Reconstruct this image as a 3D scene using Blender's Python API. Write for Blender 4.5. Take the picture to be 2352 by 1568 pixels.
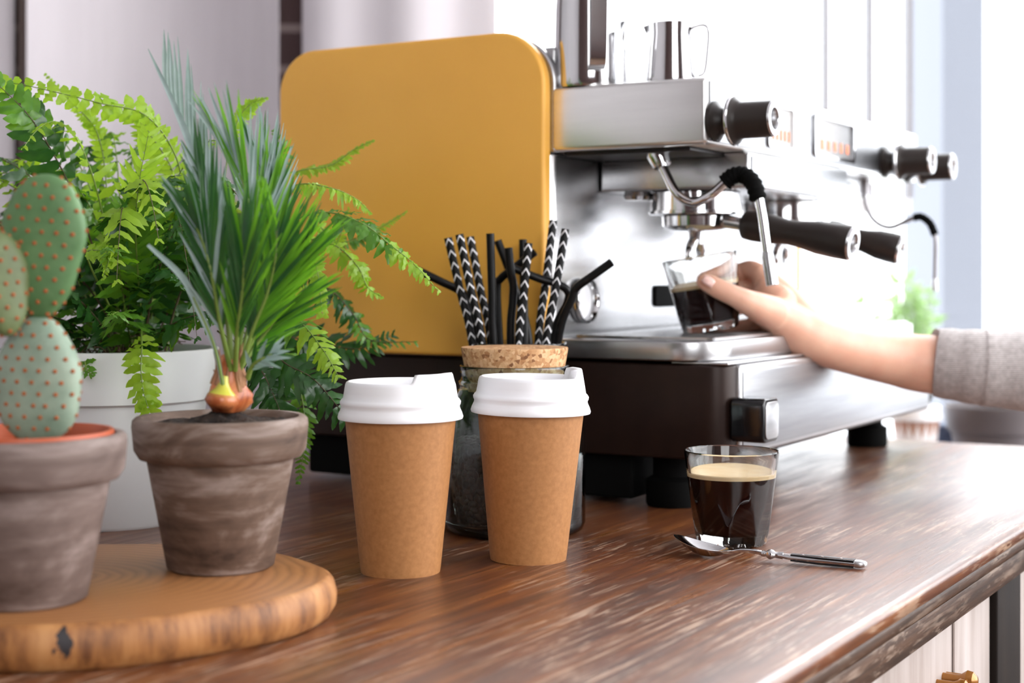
import bpy, bmesh, math, random
from mathutils import Vector, Matrix, noise
R = math.radians
PI = math.pi
random.seed(7)
SC = bpy.context.scene
COL = SC.collection
for o in list(bpy.data.objects): bpy.data.objects.remove(o)

# ---------------------------------------------------------------- camera, world, light, exposure
CH, F, HX, HY = 0.229, 3500.0, 1176.0, 632.0     # camera height over the worktop, focal length and horizon in pixels
cam_d = bpy.data.cameras.new('camera'); cam = bpy.data.objects.new('camera', cam_d); COL.objects.link(cam)
cam.location = (0, 0, CH); cam.rotation_euler = (R(90), 0, 0)
cam_d.sensor_width = 36; cam_d.lens = 36*F/2352; cam_d.shift_y = -(784-HY)/2352
cam_d.clip_start = .02
cam_d.dof.use_dof = True; cam_d.dof.focus_distance = 1.235; cam_d.dof.aperture_fstop = 5.2
SC.camera = cam
w = bpy.data.worlds.new('world'); SC.world = w; w.use_nodes = True
bg = w.node_tree.nodes['Background']; bg.inputs[0].default_value = (.93, .96, 1, 1); bg.inputs[1].default_value = 2.8
SC.view_settings.view_transform = 'Standard'; SC.view_settings.look = 'None'; SC.view_settings.gamma = 1
SC.view_settings.use_curve_mapping = False
SC.view_settings.exposure = 0.55
def area(name, loc, aim, sx, sy, power, col=(1,1,1)):
    l = bpy.data.lights.new(name, 'AREA'); l.shape = 'RECTANGLE'; l.size = sx; l.size_y = sy; l.energy = power; l.color = col
    o = bpy.data.objects.new(name, l); COL.objects.link(o); o.location = loc
    o.rotation_euler = (Vector(aim)-Vector(loc)).to_track_quat('-Z', 'Y').to_euler(); return o
# daylight entering by the window in the right wall and by the back window; plus an added front fill lamp
area('daylight_right_window', (2.8, .75, 1.0), (0, 1.3, .1), 3.4, 2.0, 66, (1, .98, .96))
area('daylight_back_window', (1.25, 3.3, 1.72), (.1, 1.3, 0), 2.4, 1.4, 44, (.96, .98, 1))
area('fill_front', (.75, -2.15, 1.3), (0, 1.3, .2), 1.4, 1.4, 19, (1, .98, .95))

# ---------------------------------------------------------------- helpers
def at(px, py, Y): return Vector(((px-HX)*Y/F, Y, CH-(py-HY)*Y/F))
U = Vector((math.cos(R(59)), math.sin(R(59)), 0)); V = Vector((-U.y, U.x, 0)); NN = -V
CC = Vector((.203, 1.441, 0)); EE = Vector((.300, 1.116, 0))
def hit(px, py, org, axis, d):           # pixel ray meets the plane (p-org).axis = d
    r = at(px, py, 1)-Vector((0, 0, CH)); c = Vector((0, 0, CH))
    k = (d-(c-org).dot(axis))/r.dot(axis); return c+r*k
def loc(p, org=CC): q = p-org; return Vector((q.dot(U), q.dot(V), q.z))
def cat(pts, n=8):
    P = [Vector(p) for p in pts]
    if len(P) < 3: return [P[0].lerp(P[-1], i/n) for i in range(n+1)]
    Q = [2*P[0]-P[1]]+P+[2*P[-1]-P[-2]]; out = []
    for i in range(1, len(Q)-2):
        a, b, c, d = Q[i-1], Q[i], Q[i+1], Q[i+2]
        for k in range(n):
            t = k/n; out.append(.5*((2*b)+(c-a)*t+(2*a-5*b+4*c-d)*t*t+(3*b-a-3*c+d)*t**3))
    out.append(P[-1].copy()); return out
def empty(name, p=(0, 0, 0), rz=0):
    o = bpy.data.objects.new(name, None); COL.objects.link(o); o.location = p; o.rotation_euler = (0, 0, rz); o.empty_display_size = .02; return o
def tag(o, label, cat_, group=None, kind=None):
    o['label'] = label; o['category'] = cat_
    if group: o['group'] = group
    if kind: o['kind'] = kind
    return o
class MB:
    def __init__(s): s.v = []; s.f = []; s.m = []; s.uv = []
    def add(s, vs, fs, mi=0, uvs=None):
        n = len(s.v); s.v += [tuple(v) for v in vs]; s.f += [tuple(i+n for i in f) for f in fs]; s.m += [mi]*len(fs)
        if uvs is not None: s.uv += uvs
    def xf(s, M, start=0): s.v[start:] = [tuple(M @ Vector(v)) for v in s.v[start:]]; return s
    def lathe(s, prof, seg=48, c=(0, 0, 0), mi=0, rf=None, M=None):
        vs = []; fs = []; n = len(prof)
        for i in range(seg):
            a = 2*PI*i/seg
            for (r, z) in prof:
                rr = rf(r, z, a) if rf else r
                vs.append(Vector((c[0]+rr*math.cos(a), c[1]+rr*math.sin(a), c[2]+z)))
        for i in range(seg):
            j = (i+1) % seg
            for k in range(n-1):
                if prof[k][0] == 0 and prof[k+1][0] == 0: continue
                fs.append((i*n+k, j*n+k, j*n+k+1, i*n+k+1))
        if M: vs = [M @ v for v in vs]
        s.add(vs, fs, mi); return s
    def box(s, a, b, mi=0, M=None):
        x0, y0, z0 = a; x1, y1, z1 = b
        vs = [Vector(p) for p in ((x0,y0,z0),(x1,y0,z0),(x1,y1,z0),(x0,y1,z0),(x0,y0,z1),(x1,y0,z1),(x1,y1,z1),(x0,y1,z1))]
        if M: vs = [M @ v for v in vs]
        s.add(vs, [(0,3,2,1),(4,5,6,7),(0,1,5,4),(1,2,6,5),(2,3,7,6),(3,0,4,7)], mi); return s
    def tube(s, pts, rad, seg=14, mi=0, caps=True, uv=False):
        pts = [Vector(p) for p in pts]; n = len(pts)
        if not hasattr(rad, '__len__'): rad = [rad]*n
        T = [(pts[min(i+1, n-1)]-pts[max(i-1, 0)]).normalized() for i in range(n)]
        ref = Vector((0, -1, 0)) if abs(T[0].y) < .9 else Vector((1, 0, 0))
        X = (ref-T[0]*ref.dot(T[0])).normalized(); vs = []; fs = []; L = [0]
        for i in range(n):
            X = (X-T[i]*X.dot(T[i])).normalized(); Y = T[i].cross(X)
            if i: L.append(L[-1]+(pts[i]-pts[i-1]).length)
            for k in range(seg):
                a = 2*PI*k/seg; vs.append(pts[i]+(X*math.cos(a)+Y*math.sin(a))*rad[i])
        uvs = []
        for i in range(n-1):
            for k in range(seg):
                l = (k+1) % seg; fs.append((i*seg+k, i*seg+l, (i+1)*seg+l, (i+1)*seg+k))
                if uv: uvs += [(k/seg, L[i]), ((k+1)/seg, L[i]), ((k+1)/seg, L[i+1]), (k/seg, L[i+1])]
        if caps:
            fs.append(tuple(range(seg-1, -1, -1))); fs.append(tuple((n-1)*seg+k for k in range(seg)))
            if uv: uvs += [(0, 0)]*(2*seg)
        s.add(vs, fs, mi, uvs if uv else None); return s
    def prism(s, outline, z0, z1, mi=0, M=None):      # outline (x, y)
        n = len(outline); vs = [Vector((x, y, z0)) for x, y in outline]+[Vector((x, y, z1)) for x, y in outline]
        fs = [tuple(range(n-1, -1, -1)), tuple(range(n, 2*n))]+[(i, (i+1) % n, n+(i+1) % n, n+i) for i in range(n)]
        if M: vs = [M @ v for v in vs]
        s.add(vs, fs, mi); return s
    def build(s, name, mats, parent=None, smooth=True, bevel=0, seg=3, angle=35, weld=False):
        me = bpy.data.meshes.new(name); me.from_pydata(s.v, [], s.f)
        mats = mats if isinstance(mats, (list, tuple)) else [mats]
        for m in mats: me.materials.append(m)
        for p, mi in zip(me.polygons, s.m): p.material_index = mi
        if s.uv and len(s.uv) == len(me.loops):
            ul = me.uv_layers.new(name='uv')
            for i, c in enumerate(s.uv): ul.data[i].uv = c
        bm = bmesh.new(); bm.from_mesh(me)
        if weld: bmesh.ops.remove_doubles(bm, verts=bm.verts, dist=1e-6)
        if weld: bmesh.ops.recalc_face_normals(bm, faces=bm.faces)
        if bevel:
            ed = [e for e in bm.edges if len(e.link_faces) == 2 and e.calc_face_angle(0) > R(30)]
            bmesh.ops.bevel(bm, geom=ed, offset=bevel, segments=seg, profile=.5, affect='EDGES', clamp_overlap=True)
        if smooth:
            for f in bm.faces: f.smooth = True
            for e in bm.edges:
                if len(e.link_faces) == 2 and e.calc_face_angle(0) > R(angle): e.smooth = False
        bm.to_mesh(me); bm.free()
        o = bpy.data.objects.new(name, me); COL.objects.link(o); o.parent = parent; return o
def rrect(x0, y0, x1, y1, r, n=8):
    rs = r if isinstance(r, (list, tuple)) else [r]*4; out = []
    for (cx, cy, a0, rr) in ((x0+rs[0], y0+rs[0], 180, rs[0]), (x1-rs[1], y0+rs[1], 270, rs[1]), (x1-rs[2], y1-rs[2], 0, rs[2]), (x0+rs[3], y1-rs[3], 90, rs[3])):
        if rr < 1e-6: out.append((cx, cy)); continue
        for i in range(n+1): a = R(a0+90*i/n); out.append((cx+rr*math.cos(a), cy+rr*math.sin(a)))
    return out
def axM(p, d):            # z axis of the local frame turned to direction d, at p
    return Matrix.Translation(p) @ Vector(d).to_track_quat('Z', 'Y').to_matrix().to_4x4()

# ---------------------------------------------------------------- materials
def mat(name, col, rough=.5, metal=0, **k):
    m = bpy.data.materials.new(name); m.use_nodes = True; b = m.node_tree.nodes['Principled BSDF']
    b.inputs['Base Color'].default_value = (*col, 1); b.inputs['Roughness'].default_value = rough; b.inputs['Metallic'].default_value = metal
    for kk, v in k.items(): b.inputs[kk.replace('_', ' ')].default_value = v
    return m
def nd(m, t, **k):
    n = m.node_tree.nodes.new(t)
    for kk, v in k.items(): setattr(n, kk, v)
    return n
def lk(m, a, b): m.node_tree.links.new(a, b)
def bsdf(m): return m.node_tree.nodes['Principled BSDF']
def coords(m, scale=(1, 1, 1), rot=(0, 0, 0), src='Object', off=(0, 0, 0)):
    t = nd(m, 'ShaderNodeTexCoord'); mp = nd(m, 'ShaderNodeMapping'); mp.inputs['Scale'].default_value = scale; mp.inputs['Rotation'].default_value = rot
    mp.inputs['Location'].default_value = off
    lk(m, t.outputs[src], mp.inputs[0]); return mp.outputs[0]
def noi(m, vec, scale, detail=4, rough=.55, dist=0):
    n = nd(m, 'ShaderNodeTexNoise'); n.inputs['Scale'].default_value = scale; n.inputs['Detail'].default_value = detail
    n.inputs['Roughness'].default_value = rough; n.inputs['Distortion'].default_value = dist; lk(m, vec, n.inputs['Vector']); return n.outputs[0]
def ramp(m, fac, stops, interp='LINEAR'):
    r = nd(m, 'ShaderNodeValToRGB'); e = r.color_ramp.elements; r.color_ramp.interpolation = interp
    while len(e) < len(stops): e.new(.5)
    for x, (p, c) in zip(e, stops): x.position = p; x.color = (*c, 1) if len(c) == 3 else c
    lk(m, fac, r.inputs[0]); return r.outputs[0]
def mixc(m, fac, a, b, mode='MIX'):
    n = nd(m, 'ShaderNodeMix', data_type='RGBA', blend_type=mode)
    for s, v in ((n.inputs[0], fac), (n.inputs[6], a), (n.inputs[7], b)):
        if hasattr(v, 'links'): lk(m, v, s)
        else: s.default_value = v if not isinstance(v, tuple) else (*v, 1)
    return n.outputs[2]
def mth(m, op, a, b=0, c=None):
    n = nd(m, 'ShaderNodeMath', operation=op)
    for i, v in enumerate((a, b) if c is None else (a, b, c)):
        if hasattr(v, 'links'): lk(m, v, n.inputs[i])
        else: n.inputs[i].default_value = v
    return n.outputs[0]
def bump(m, h, strength=.3, dist=.001):
    b = nd(m, 'ShaderNodeBump'); b.inputs['Strength'].default_value = strength; b.inputs['Distance'].default_value = dist
    lk(m, h, b.inputs['Height']); lk(m, b.outputs[0], bsdf(m).inputs['Normal'])
def noisy(name, c0, c1, scale=20, rough=.6, metal=0, bmp=.2, bd=.0006, sc=(1, 1, 1), detail=5, lo=.3, hi=.7, **k):
    m = mat(name, c0, rough, metal, **k); f = noi(m, coords(m, sc), scale, detail)
    lk(m, ramp(m, f, [(lo, c0), (hi, c1)]), bsdf(m).inputs['Base Color'])
    if bmp: bump(m, noi(m, coords(m, sc), scale*6, 4), bmp, bd)
    return m
steel = noisy('brushed_steel', (.46, .46, .47), (.56, .56, .57), 6, .27, 1, .05, .0002, (1, 1, 12))
steel2 = noisy('satin_steel', (.42, .42, .43), (.52, .52, .53), 5, .3, 1, .04, .0002, (2, 2, 30))
chrome = mat('chrome', (.62, .62, .63), .09, 1)
brown_paint = noisy('brown_paint', (.016, .007, .005), (.022, .010, .007), 30, .42, 0, .15, .0002, Specular_IOR_Level=.3)
bsdf(brown_paint).inputs['Metallic'].default_value = .25
gold_paint = noisy('ochre_paint', (.83, .42, .062), (.87, .45, .070), 8, .42, 0, .08, .0003)
black_plastic = mat('black_plastic', (.010, .008, .008), .42, Specular_IOR_Level=.3)
dark_plastic = noisy('dark_brown_plastic', (.016, .011, .009), (.022, .016, .013), 30, .42, 0, .1, Specular_IOR_Level=.35)
black_gloss = mat('black_gloss', (.006, .006, .007), .12)
rubber = mat('black_rubber', (.004, .004, .004), .75, Specular_IOR_Level=.06)
white_plastic = mat('white_plastic', (.80, .80, .83), .38, Subsurface_Weight=.0)
dispm = mat('display_face', (.75, .73, .72), .3)
orange_m = mat('orange_mark', (.8, .16, .03), .4)
# table wood
def wood(name, dark, mid, light, scratch, sc=1, rough=.3):
    m = mat(name, mid, rough)
    v = coords(m, (1.2, 16, 16)); v2 = coords(m, (1, 5, 5)); v3 = coords(m, (2.2, 60, 60))
    a = noi(m, v, 3.2*sc, 7, .62, .4); b = noi(m, v2, 1.6*sc, 4, .5); c = noi(m, v3, 4*sc, 5, .7)
    col = ramp(m, a, [(.28, dark), (.5, mid), (.72, light)])
    col = mixc(m, ramp(m, b, [(.35, (0, 0, 0)), (.68, (1, 1, 1))]), col, tuple(x*1.35 for x in mid), 'MIX') if False else mixc(m, mth(m, 'MULTIPLY', b, .5), col, mid)
    col = mixc(m, ramp(m, c, [(.3, (.45,)*3), (.62, (1,)*3)]), (0, 0, 0), col) if False else mixc(m, .55, col, ramp(m, c, [(.35, tuple(x*.4 for x in dark)), (.62, (1, 1, 1))]), 'MULTIPLY')
    # worn scratches, fine and along or slightly across the grain, in patches
    s1 = noi(m, coords(m, (5, 130, 60), (0, 0, R(6))), 1.6, 3, .7); s2 = noi(m, coords(m, (2, 2, 2)), 2.6, 5, .6)
    s3 = noi(m, coords(m, (12, 90, 60), (0, 0, R(-38))), 1.3, 3, .7)
    s4 = noi(m, coords(m, (18, 90, 90), (0, 0, R(3)), off=(3, 1, 0)), 2.0, 6, .75)
    patch = ramp(m, s2, [(.44, (0, 0, 0)), (.60, (1, 1, 1))])
    k = mth(m, 'MAXIMUM', ramp(m, s1, [(.54, (0, 0, 0)), (.62, (1, 1, 1))]), mth(m, 'MAXIMUM', ramp(m, s3, [(.60, (0, 0, 0)), (.66, (.8,)*3)]), ramp(m, s4, [(.57, (0, 0, 0)), (.68, (.9,)*3)])))
    k = mth(m, 'MULTIPLY', k, patch); k = mth(m, 'MULTIPLY', k, .62)
    col = mixc(m, k, col, scratch)
    lk(m, col, bsdf(m).inputs['Base Color'])
    lk(m, ramp(m, a, [(.3, (rough+.1,)*3), (.7, (rough-.04,)*3)]), bsdf(m).inputs['Roughness'])
    h = mth(m, 'ADD', c, mth(m, 'MULTIPLY', k, -.5)); bsdf(m).inputs['Specular IOR Level'].default_value = 1.0; bump(m, h, .35, .0006)
    return m
table_wood = wood('table_wood', (.025, .007, .002), (.15, .042, .011), (.34, .125, .033), (.66, .47, .33), 1, .30)
fascia_wood = wood('fascia_wood', (.012, .006, .004), (.06, .028, .015), (.14, .075, .045), (.35, .26, .2), 1, .5)
bsdf(fascia_wood).inputs['Specular IOR Level'].default_value = .25
wash_wood = noisy('whitewashed_wood', (.26, .20, .17), (.50, .44, .42), 3, .5, 0, .3, .001, (8, 8, 1))
dark_wood = noisy('dark_wood', (.007, .004, .003), (.016, .010, .007), 6, .6, 0, .2, .001, (8, 8, 1), Specular_IOR_Level=.15)
brass = mat('brown_glazed_wood', (.34, .14, .03), .15, .35)
# slice of wood
def slice_mat():
    m = mat('wood_slice_top', (.4, .2, .08), .42); v = coords(m, (1, 1.12, .2), off=(.02, 0, 0))
    wv = nd(m, 'ShaderNodeTexWave', wave_type='RINGS', rings_direction='Z', wave_profile='SAW'); wv.inputs['Scale'].default_value = 34; wv.inputs['Distortion'].default_value = 3.0
    wv.inputs['Detail'].default_value = 4; wv.inputs['Detail Scale'].default_value = .8; lk(m, v, wv.inputs[0])
    c = ramp(m, wv.outputs[1], [(0, (.22, .085, .025)), (.55, (.34, .145, .05)), (1, (.14, .05, .016))])
    c = mixc(m, mth(m, 'MULTIPLY', noi(m, v, 14, 5), .7), c, (.36, .165, .06)); lk(m, c, bsdf(m).inputs['Base Color'])
    bump(m, wv.outputs[1], .08, .001)
    s = mat('wood_slice_side', (.4, .2, .08), .55); v = coords(s, (1, 1, .16)); f = noi(s, v, 55, 6, .65)
    c = ramp(s, f, [(.34, (.12, .040, .010)), (.5, (.33, .135, .038)), (.66, (.46, .22, .075))])
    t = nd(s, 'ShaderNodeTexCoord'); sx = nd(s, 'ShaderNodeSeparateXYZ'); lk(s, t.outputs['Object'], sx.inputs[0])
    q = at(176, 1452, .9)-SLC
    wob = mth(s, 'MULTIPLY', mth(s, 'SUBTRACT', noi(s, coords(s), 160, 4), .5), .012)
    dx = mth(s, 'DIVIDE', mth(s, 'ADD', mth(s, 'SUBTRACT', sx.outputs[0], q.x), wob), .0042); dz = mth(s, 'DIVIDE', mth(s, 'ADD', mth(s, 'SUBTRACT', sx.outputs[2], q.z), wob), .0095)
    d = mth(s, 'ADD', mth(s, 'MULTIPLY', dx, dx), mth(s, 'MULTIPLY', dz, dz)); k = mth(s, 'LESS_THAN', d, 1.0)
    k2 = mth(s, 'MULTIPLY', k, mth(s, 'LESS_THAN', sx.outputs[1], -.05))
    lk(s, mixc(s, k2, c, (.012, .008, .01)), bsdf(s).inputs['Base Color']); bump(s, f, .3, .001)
    return m, s
clay = None
def clay_mat(name, dark, mid, light):
    m = mat(name, mid, .72); v = coords(m, (1, 1, 2.2)); f = noi(m, v, 16, 6, .6, .6); g = noi(m, coords(m, (1, 1, 9)), 9, 3)
    f = mth(m, 'ADD', mth(m, 'MULTIPLY', f, .65), mth(m, 'MULTIPLY', g, .35))
    lk(m, ramp(m, f, [(.38, dark), (.5, mid), (.62, light)]), bsdf(m).inputs['Base Color']); bump(m, noi(m, v, 160, 3), .15, .0005); return m
clay_a = clay_mat('washed_clay', (.050, .028, .019), (.135, .085, .060), (.31, .245, .215))
clay_b = clay_mat('washed_clay_grey', (.085, .055, .045), (.155, .11, .095), (.28, .22, .20))
terracotta = noisy('red_plastic_pot', (.42, .075, .02), (.47, .09, .03), 12, .45, 0, 0)
white_pot = noisy('white_ceramic', (.70, .72, .73), (.76, .77, .78), 10, .35, 0, .05)
soil_m = noisy('soil', (.008, .005, .004), (.07, .04, .025), 130, .9, 0, .9, .003, lo=.35, hi=.75)
kraft = noisy('kraft_card', (.32, .135, .040), (.42, .19, .062), 260, .6, 0, .12, .0003, detail=6, lo=.3, hi=.72)
def cork_mat():
    m = mat('cork', (.5, .3, .15), .8); v = coords(m); vo = nd(m, 'ShaderNodeTexVoronoi'); vo.inputs['Scale'].default_value = 320; lk(m, v, vo.inputs['Vector'])
    n = nd(m, 'ShaderNodeSeparateColor'); lk(m, vo.outputs['Color'], n.inputs[0])
    c = ramp(m, n.outputs[0], [(0, (.16, .06, .02)), (.12, (.42, .20, .08)), (.5, (.56, .32, .15)), (1, (.70, .45, .25))]); f = noi(m, v, 500, 4)
    c = mixc(m, ramp(m, f, [(.6, (0, 0, 0)), (.75, (.7,)*3)]), c, (.16, .06, .025)); lk(m, c, bsdf(m).inputs['Base Color']); bump(m, f, .4, .0008); return m
cork = cork_mat()
def glass_mat(name, col=(1, 1, 1), ior=1.5, rough=0):
    m = mat(name, col, rough); b = bsdf(m); b.inputs['Transmission Weight'].default_value = 1; b.inputs['IOR'].default_value = ior; return m
clear = glass_mat('clear_glass', (.99, 1, 1)); green_glass = glass_mat('green_tinted_glass', (.80, .93, .91)); pane_glass = glass_mat('window_glass', (1, 1, 1), 1.02)
coffee_m = mat('espresso', (.012, .0012, .0006), .2, Specular_IOR_Level=.03)
crema_m = noisy('crema', (.80, .58, .30), (.86, .70, .44), 60, .5, 0, .05)
bean_m = mat('roasted_bean', (.028, .010, .005), .42, Specular_IOR_Level=.3)
def leaf_mat(name, c0, c1, tr, rough=.38, trw=.45):
    m = mat(name, c0, rough); b = bsdf(m); f = noi(m, coords(m), 55, 4); c = ramp(m, f, [(.3, c0), (.7, c1)]); lk(m, c, b.inputs['Base Color'])
    t = nd(m, 'ShaderNodeBsdfTranslucent'); t.inputs[0].default_value = (*tr, 1); mx = nd(m, 'ShaderNodeMixShader'); mx.inputs[0].default_value = trw
    out = m.node_tree.nodes['Material Output']; lk(m, b.outputs[0], mx.inputs[1]); lk(m, t.outputs[0], mx.inputs[2]); lk(m, mx.outputs[0], out.inputs[0]); return m
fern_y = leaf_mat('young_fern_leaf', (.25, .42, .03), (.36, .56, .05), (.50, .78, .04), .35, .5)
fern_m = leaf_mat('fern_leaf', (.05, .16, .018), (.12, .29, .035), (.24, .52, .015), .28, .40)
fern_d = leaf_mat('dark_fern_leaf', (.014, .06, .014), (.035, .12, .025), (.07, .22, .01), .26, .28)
palm_m = leaf_mat('palm_leaf', (.014, .060, .024), (.035, .12, .035), (.09, .30, .015), .25, .25)
palm_b = leaf_mat('palm_leaf_bluish', (.24, .34, .33), (.40, .50, .50), (.2, .35, .2), .35, .22)
palm_g = leaf_mat('palm_leaf_fresh', (.08, .25, .02), (.14, .36, .03), (.26, .6, .02), .3, .4)
stem_m = mat('stem', (.16, .24, .04), .45); stem_d = mat('dark_stem', (.07, .05, .02), .6)
def cactus_mat(name, c0, c1):
    m = noisy(name, c0, c1, 40, .55, 0, .25, .0006); return m
cact_a = cactus_mat('cactus_skin', (.07, .16, .055), (.13, .25, .10)); cact_b = cactus_mat('cactus_skin_old', (.17, .25, .18), (.31, .39, .30))
cact_c = cactus_mat('cactus_skin_shaded', (.075, .10, .035), (.13, .17, .065)); areole_m = mat('areole', (.34, .09, .02), .8)  # cact_c: skin colour darkened for the shade on the left pad
def bulb_mat():
    m = mat('palm_bulb', (.4, .12, .04), .32); f = noi(m, coords(m, (1, 1, .5)), 55, 6, .6, .8)
    lk(m, ramp(m, f, [(.33, (.10, .022, .01)), (.48, (.36, .085, .025)), (.62, (.56, .20, .07)), (.75, (.70, .38, .17))]), bsdf(m).inputs['Base Color']); bump(m, f, .5, .002); return m
bulb_m = bulb_mat(); husk_m = noisy('palm_husk', (.10, .035, .015), (.40, .19, .08), 60, .6, 0, .5, .002, (1, 1, .3)); bulbg_m = mat('green_bulb', (.50, .48, .05), .3)
def skin_mat():
    m = mat('skin', (.74, .44, .32), .45, Subsurface_Weight=.18, Subsurface_Scale=.012); b = bsdf(m); b.inputs['Subsurface Radius'].default_value = (1, .35, .2)
    f = noi(m, coords(m), 22, 5); lk(m, ramp(m, f, [(.3, (.66, .34, .235)), (.7, (.76, .47, .34))]), b.inputs['Base Color']); bump(m, noi(m, coords(m), 420, 4), .12, .0004); return m
skin = skin_mat(); nail_m = mat('nail', (.80, .52, .46), .2)
def knit_mat():
    m = mat('grey_knit', (.4, .37, .36), .95); v = coords(m)
    w1 = nd(m, 'ShaderNodeTexWave', wave_type='BANDS', bands_direction='Z'); w1.inputs['Scale'].default_value = 150; w1.inputs['Distortion'].default_value = .6; w1.inputs['Detail'].default_value = 2; lk(m, v, w1.inputs[0])
    f = noi(m, v, 160, 5, .7); c = ramp(m, f, [(.3, (.38, .34, .33)), (.7, (.68, .63, .62))]); c = mixc(m, .35, c, ramp(m, w1.outputs[1], [(0, (.5,)*3), (1, (1,)*3)]), 'MULTIPLY')
    lk(m, c, bsdf(m).inputs['Base Color']); bump(m, mth(m, 'ADD', w1.outputs[1], f), .5, .0015); bsdf(m).inputs['Sheen Weight'].default_value = .3; return m
knit = knit_mat()
plaster = noisy('plaster', (.66, .64, .66), (.72, .70, .72), 3, .8, 0, .1)
curtain_m = noisy('curtain_cloth', (.60, .56, .59), (.64, .60, .63), 3, .85, 0, .08, .0005, (10, 10, 1))
floor_m = noisy('floor_boards', (.10, .06, .04), (.18, .11, .07), 2, .5, 0, .1, .001, (1, 8, 1))
def brick_mat():
    m = mat('dark_brick', (.1, .04, .03), .8); t = nd(m, 'ShaderNodeTexCoord'); sx = nd(m, 'ShaderNodeSeparateXYZ'); cb = nd(m, 'ShaderNodeCombineXYZ')
    lk(m, t.outputs['Object'], sx.inputs[0]); lk(m, sx.outputs[0], cb.inputs[0]); lk(m, sx.outputs[2], cb.inputs[1])
    b = nd(m, 'ShaderNodeTexBrick'); b.inputs['Scale'].default_value = 1; b.inputs['Brick Width'].default_value = .23; b.inputs['Row Height'].default_value = .075
    b.inputs['Mortar Size'].default_value = .008; b.inputs['Color1'].default_value = (.085, .035, .028, 1); b.inputs['Color2'].default_value = (.045, .022, .022, 1); b.inputs['Mortar'].default_value = (.20, .15, .14, 1)
    lk(m, cb.outputs[0], b.inputs[0]); lk(m, b.outputs[0], bsdf(m).inputs['Base Color']); return m
brick = brick_mat()
white_paint = mat('white_paint', (.78, .79, .83), .4); outdoor_m = mat('pale_facade', (.20, .215, .25), .7)
def straw_mat(stripe):
    m = mat('striped_straw' if stripe else 'black_straw', (.003, .003, .0035), .45 if stripe else .32, Specular_IOR_Level=.22)
    if stripe:
        t = nd(m, 'ShaderNodeUVMap'); sx = nd(m, 'ShaderNodeSeparateXYZ'); lk(m, t.outputs[0], sx.inputs[0])
        tri = mth(m, 'PINGPONG', mth(m, 'MULTIPLY', sx.outputs[0], 3.0), .5)
        s = mth(m, 'FRACT', mth(m, 'SUBTRACT', mth(m, 'MULTIPLY', sx.outputs[1], 1/.0117), mth(m, 'MULTIPLY', tri, 1.0)))
        k = mth(m, 'LESS_THAN', s, .2); lk(m, mixc(m, k, (.003, .003, .0035), (.75, .75, .78)), bsdf(m).inputs['Base Color'])
    return m
straw_s = straw_mat(True); straw_p = straw_mat(False)

# ---------------------------------------------------------------- the setting
def struct(o): o['kind'] = 'structure'; return o
X0, X1, Y0, Y1, ZF, ZC = -2.6, 2.9, -2.3, 2.75, -.9, 2.3
struct(MB().box((X0, Y0, ZF-.1), (X1, Y1+.2, ZF)).build('floor', floor_m, smooth=False))
struct(MB().box((X0, Y0, ZC), (X1, Y1+.2, ZC+.1)).build('ceiling', plaster, smooth=False))
struct(MB().box((X0-.1, Y0, ZF), (X0, Y1+.2, ZC)).build('wall_left', plaster, smooth=False))
struct(MB().box((X0, Y1, ZF), (-.08, Y1+.2, ZC)).box((-.08, Y1, ZF), (X1, Y1+.2, -.12)).box((-.08, Y1, 2.0), (X1, Y1+.2, ZC)).build('wall_back', brick, smooth=False))
struct(MB().box((X1, Y0, ZF), (X1+.1, Y1+.2, -.15)).box((X1, Y0, 2.05), (X1+.1, Y1+.2, ZC)).box((X1, Y0, -.15), (X1+.1, -.4, 2.05)).build('wall_right', plaster, smooth=False))
struct(MB().box((X0, Y0-.1, ZF), (X1, Y0, .2)).box((X0, Y0-.1, 2.1), (X1, Y0, ZC)).box((1.5, Y0-.1, .2), (X1, Y0, 2.1)).box((X0, Y0-.1, .2), (0, Y0, 2.1))  .build('wall_front', brick, smooth=False))
# back window: frame, glazing bars, pane, sill
win = struct(empty('window_1', (0, Y1, 0)))
fr = MB(); fr.box((-.08, .04, -.12), (-.03, .12, 2.0)).box((X1-.05, .04, -.12), (X1, .12, 2.0)).box((-.08, .04, 1.94), (X1, .12, 2.0)).box((-.08, .04, -.12), (X1, .12, -.07))
fr.build('window_frame', white_paint, win, smooth=False)
bar_paint = mat('grey_bar_paint', (.30, .30, .33), .5)
for px in (1895, 1995, 2085):
    q = at(px, 200, Y1+.08); MB().box((q.x-.0045, .06, .37), (q.x+.0045, .10, 1.94)).build('glazing_bar', bar_paint, win, smooth=False)
q = at(1895, 0, Y1+.08); MB().box((q.x-.05, .05, .345), (at(2110, 0, Y1).x, .11, .37)).build('transom', white_paint, win, smooth=False)
MB().box((-.03, .078, -.07), (X1-.05, .082, 1.94)).build('pane', pane_glass, win, smooth=False)
sill = struct(MB().box((-.08, Y1-.34, -.13), (X1, Y1+.04, -.105)).build('trim_1', white_paint, bevel=.004)); sill['label'] = 'white windowsill under the bright window'
win2 = struct(empty('window_2', (X1, 0, 0)))
for y in (-.4, .6, 1.6, 2.6): MB().box((.02, y, -.15), (.08, y+.06, 2.05)).build('window_frame', white_paint, win2, smooth=False)
win3 = struct(empty('fill_window', (0, Y0, 0)))  # unseen window behind the camera, added to go with the fill lamp
for x in (0, .72, 1.44): MB().box((x, -.08, .2), (x+.06, -.02, 2.1)).build('window_frame', white_paint, win3, smooth=False)
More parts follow.
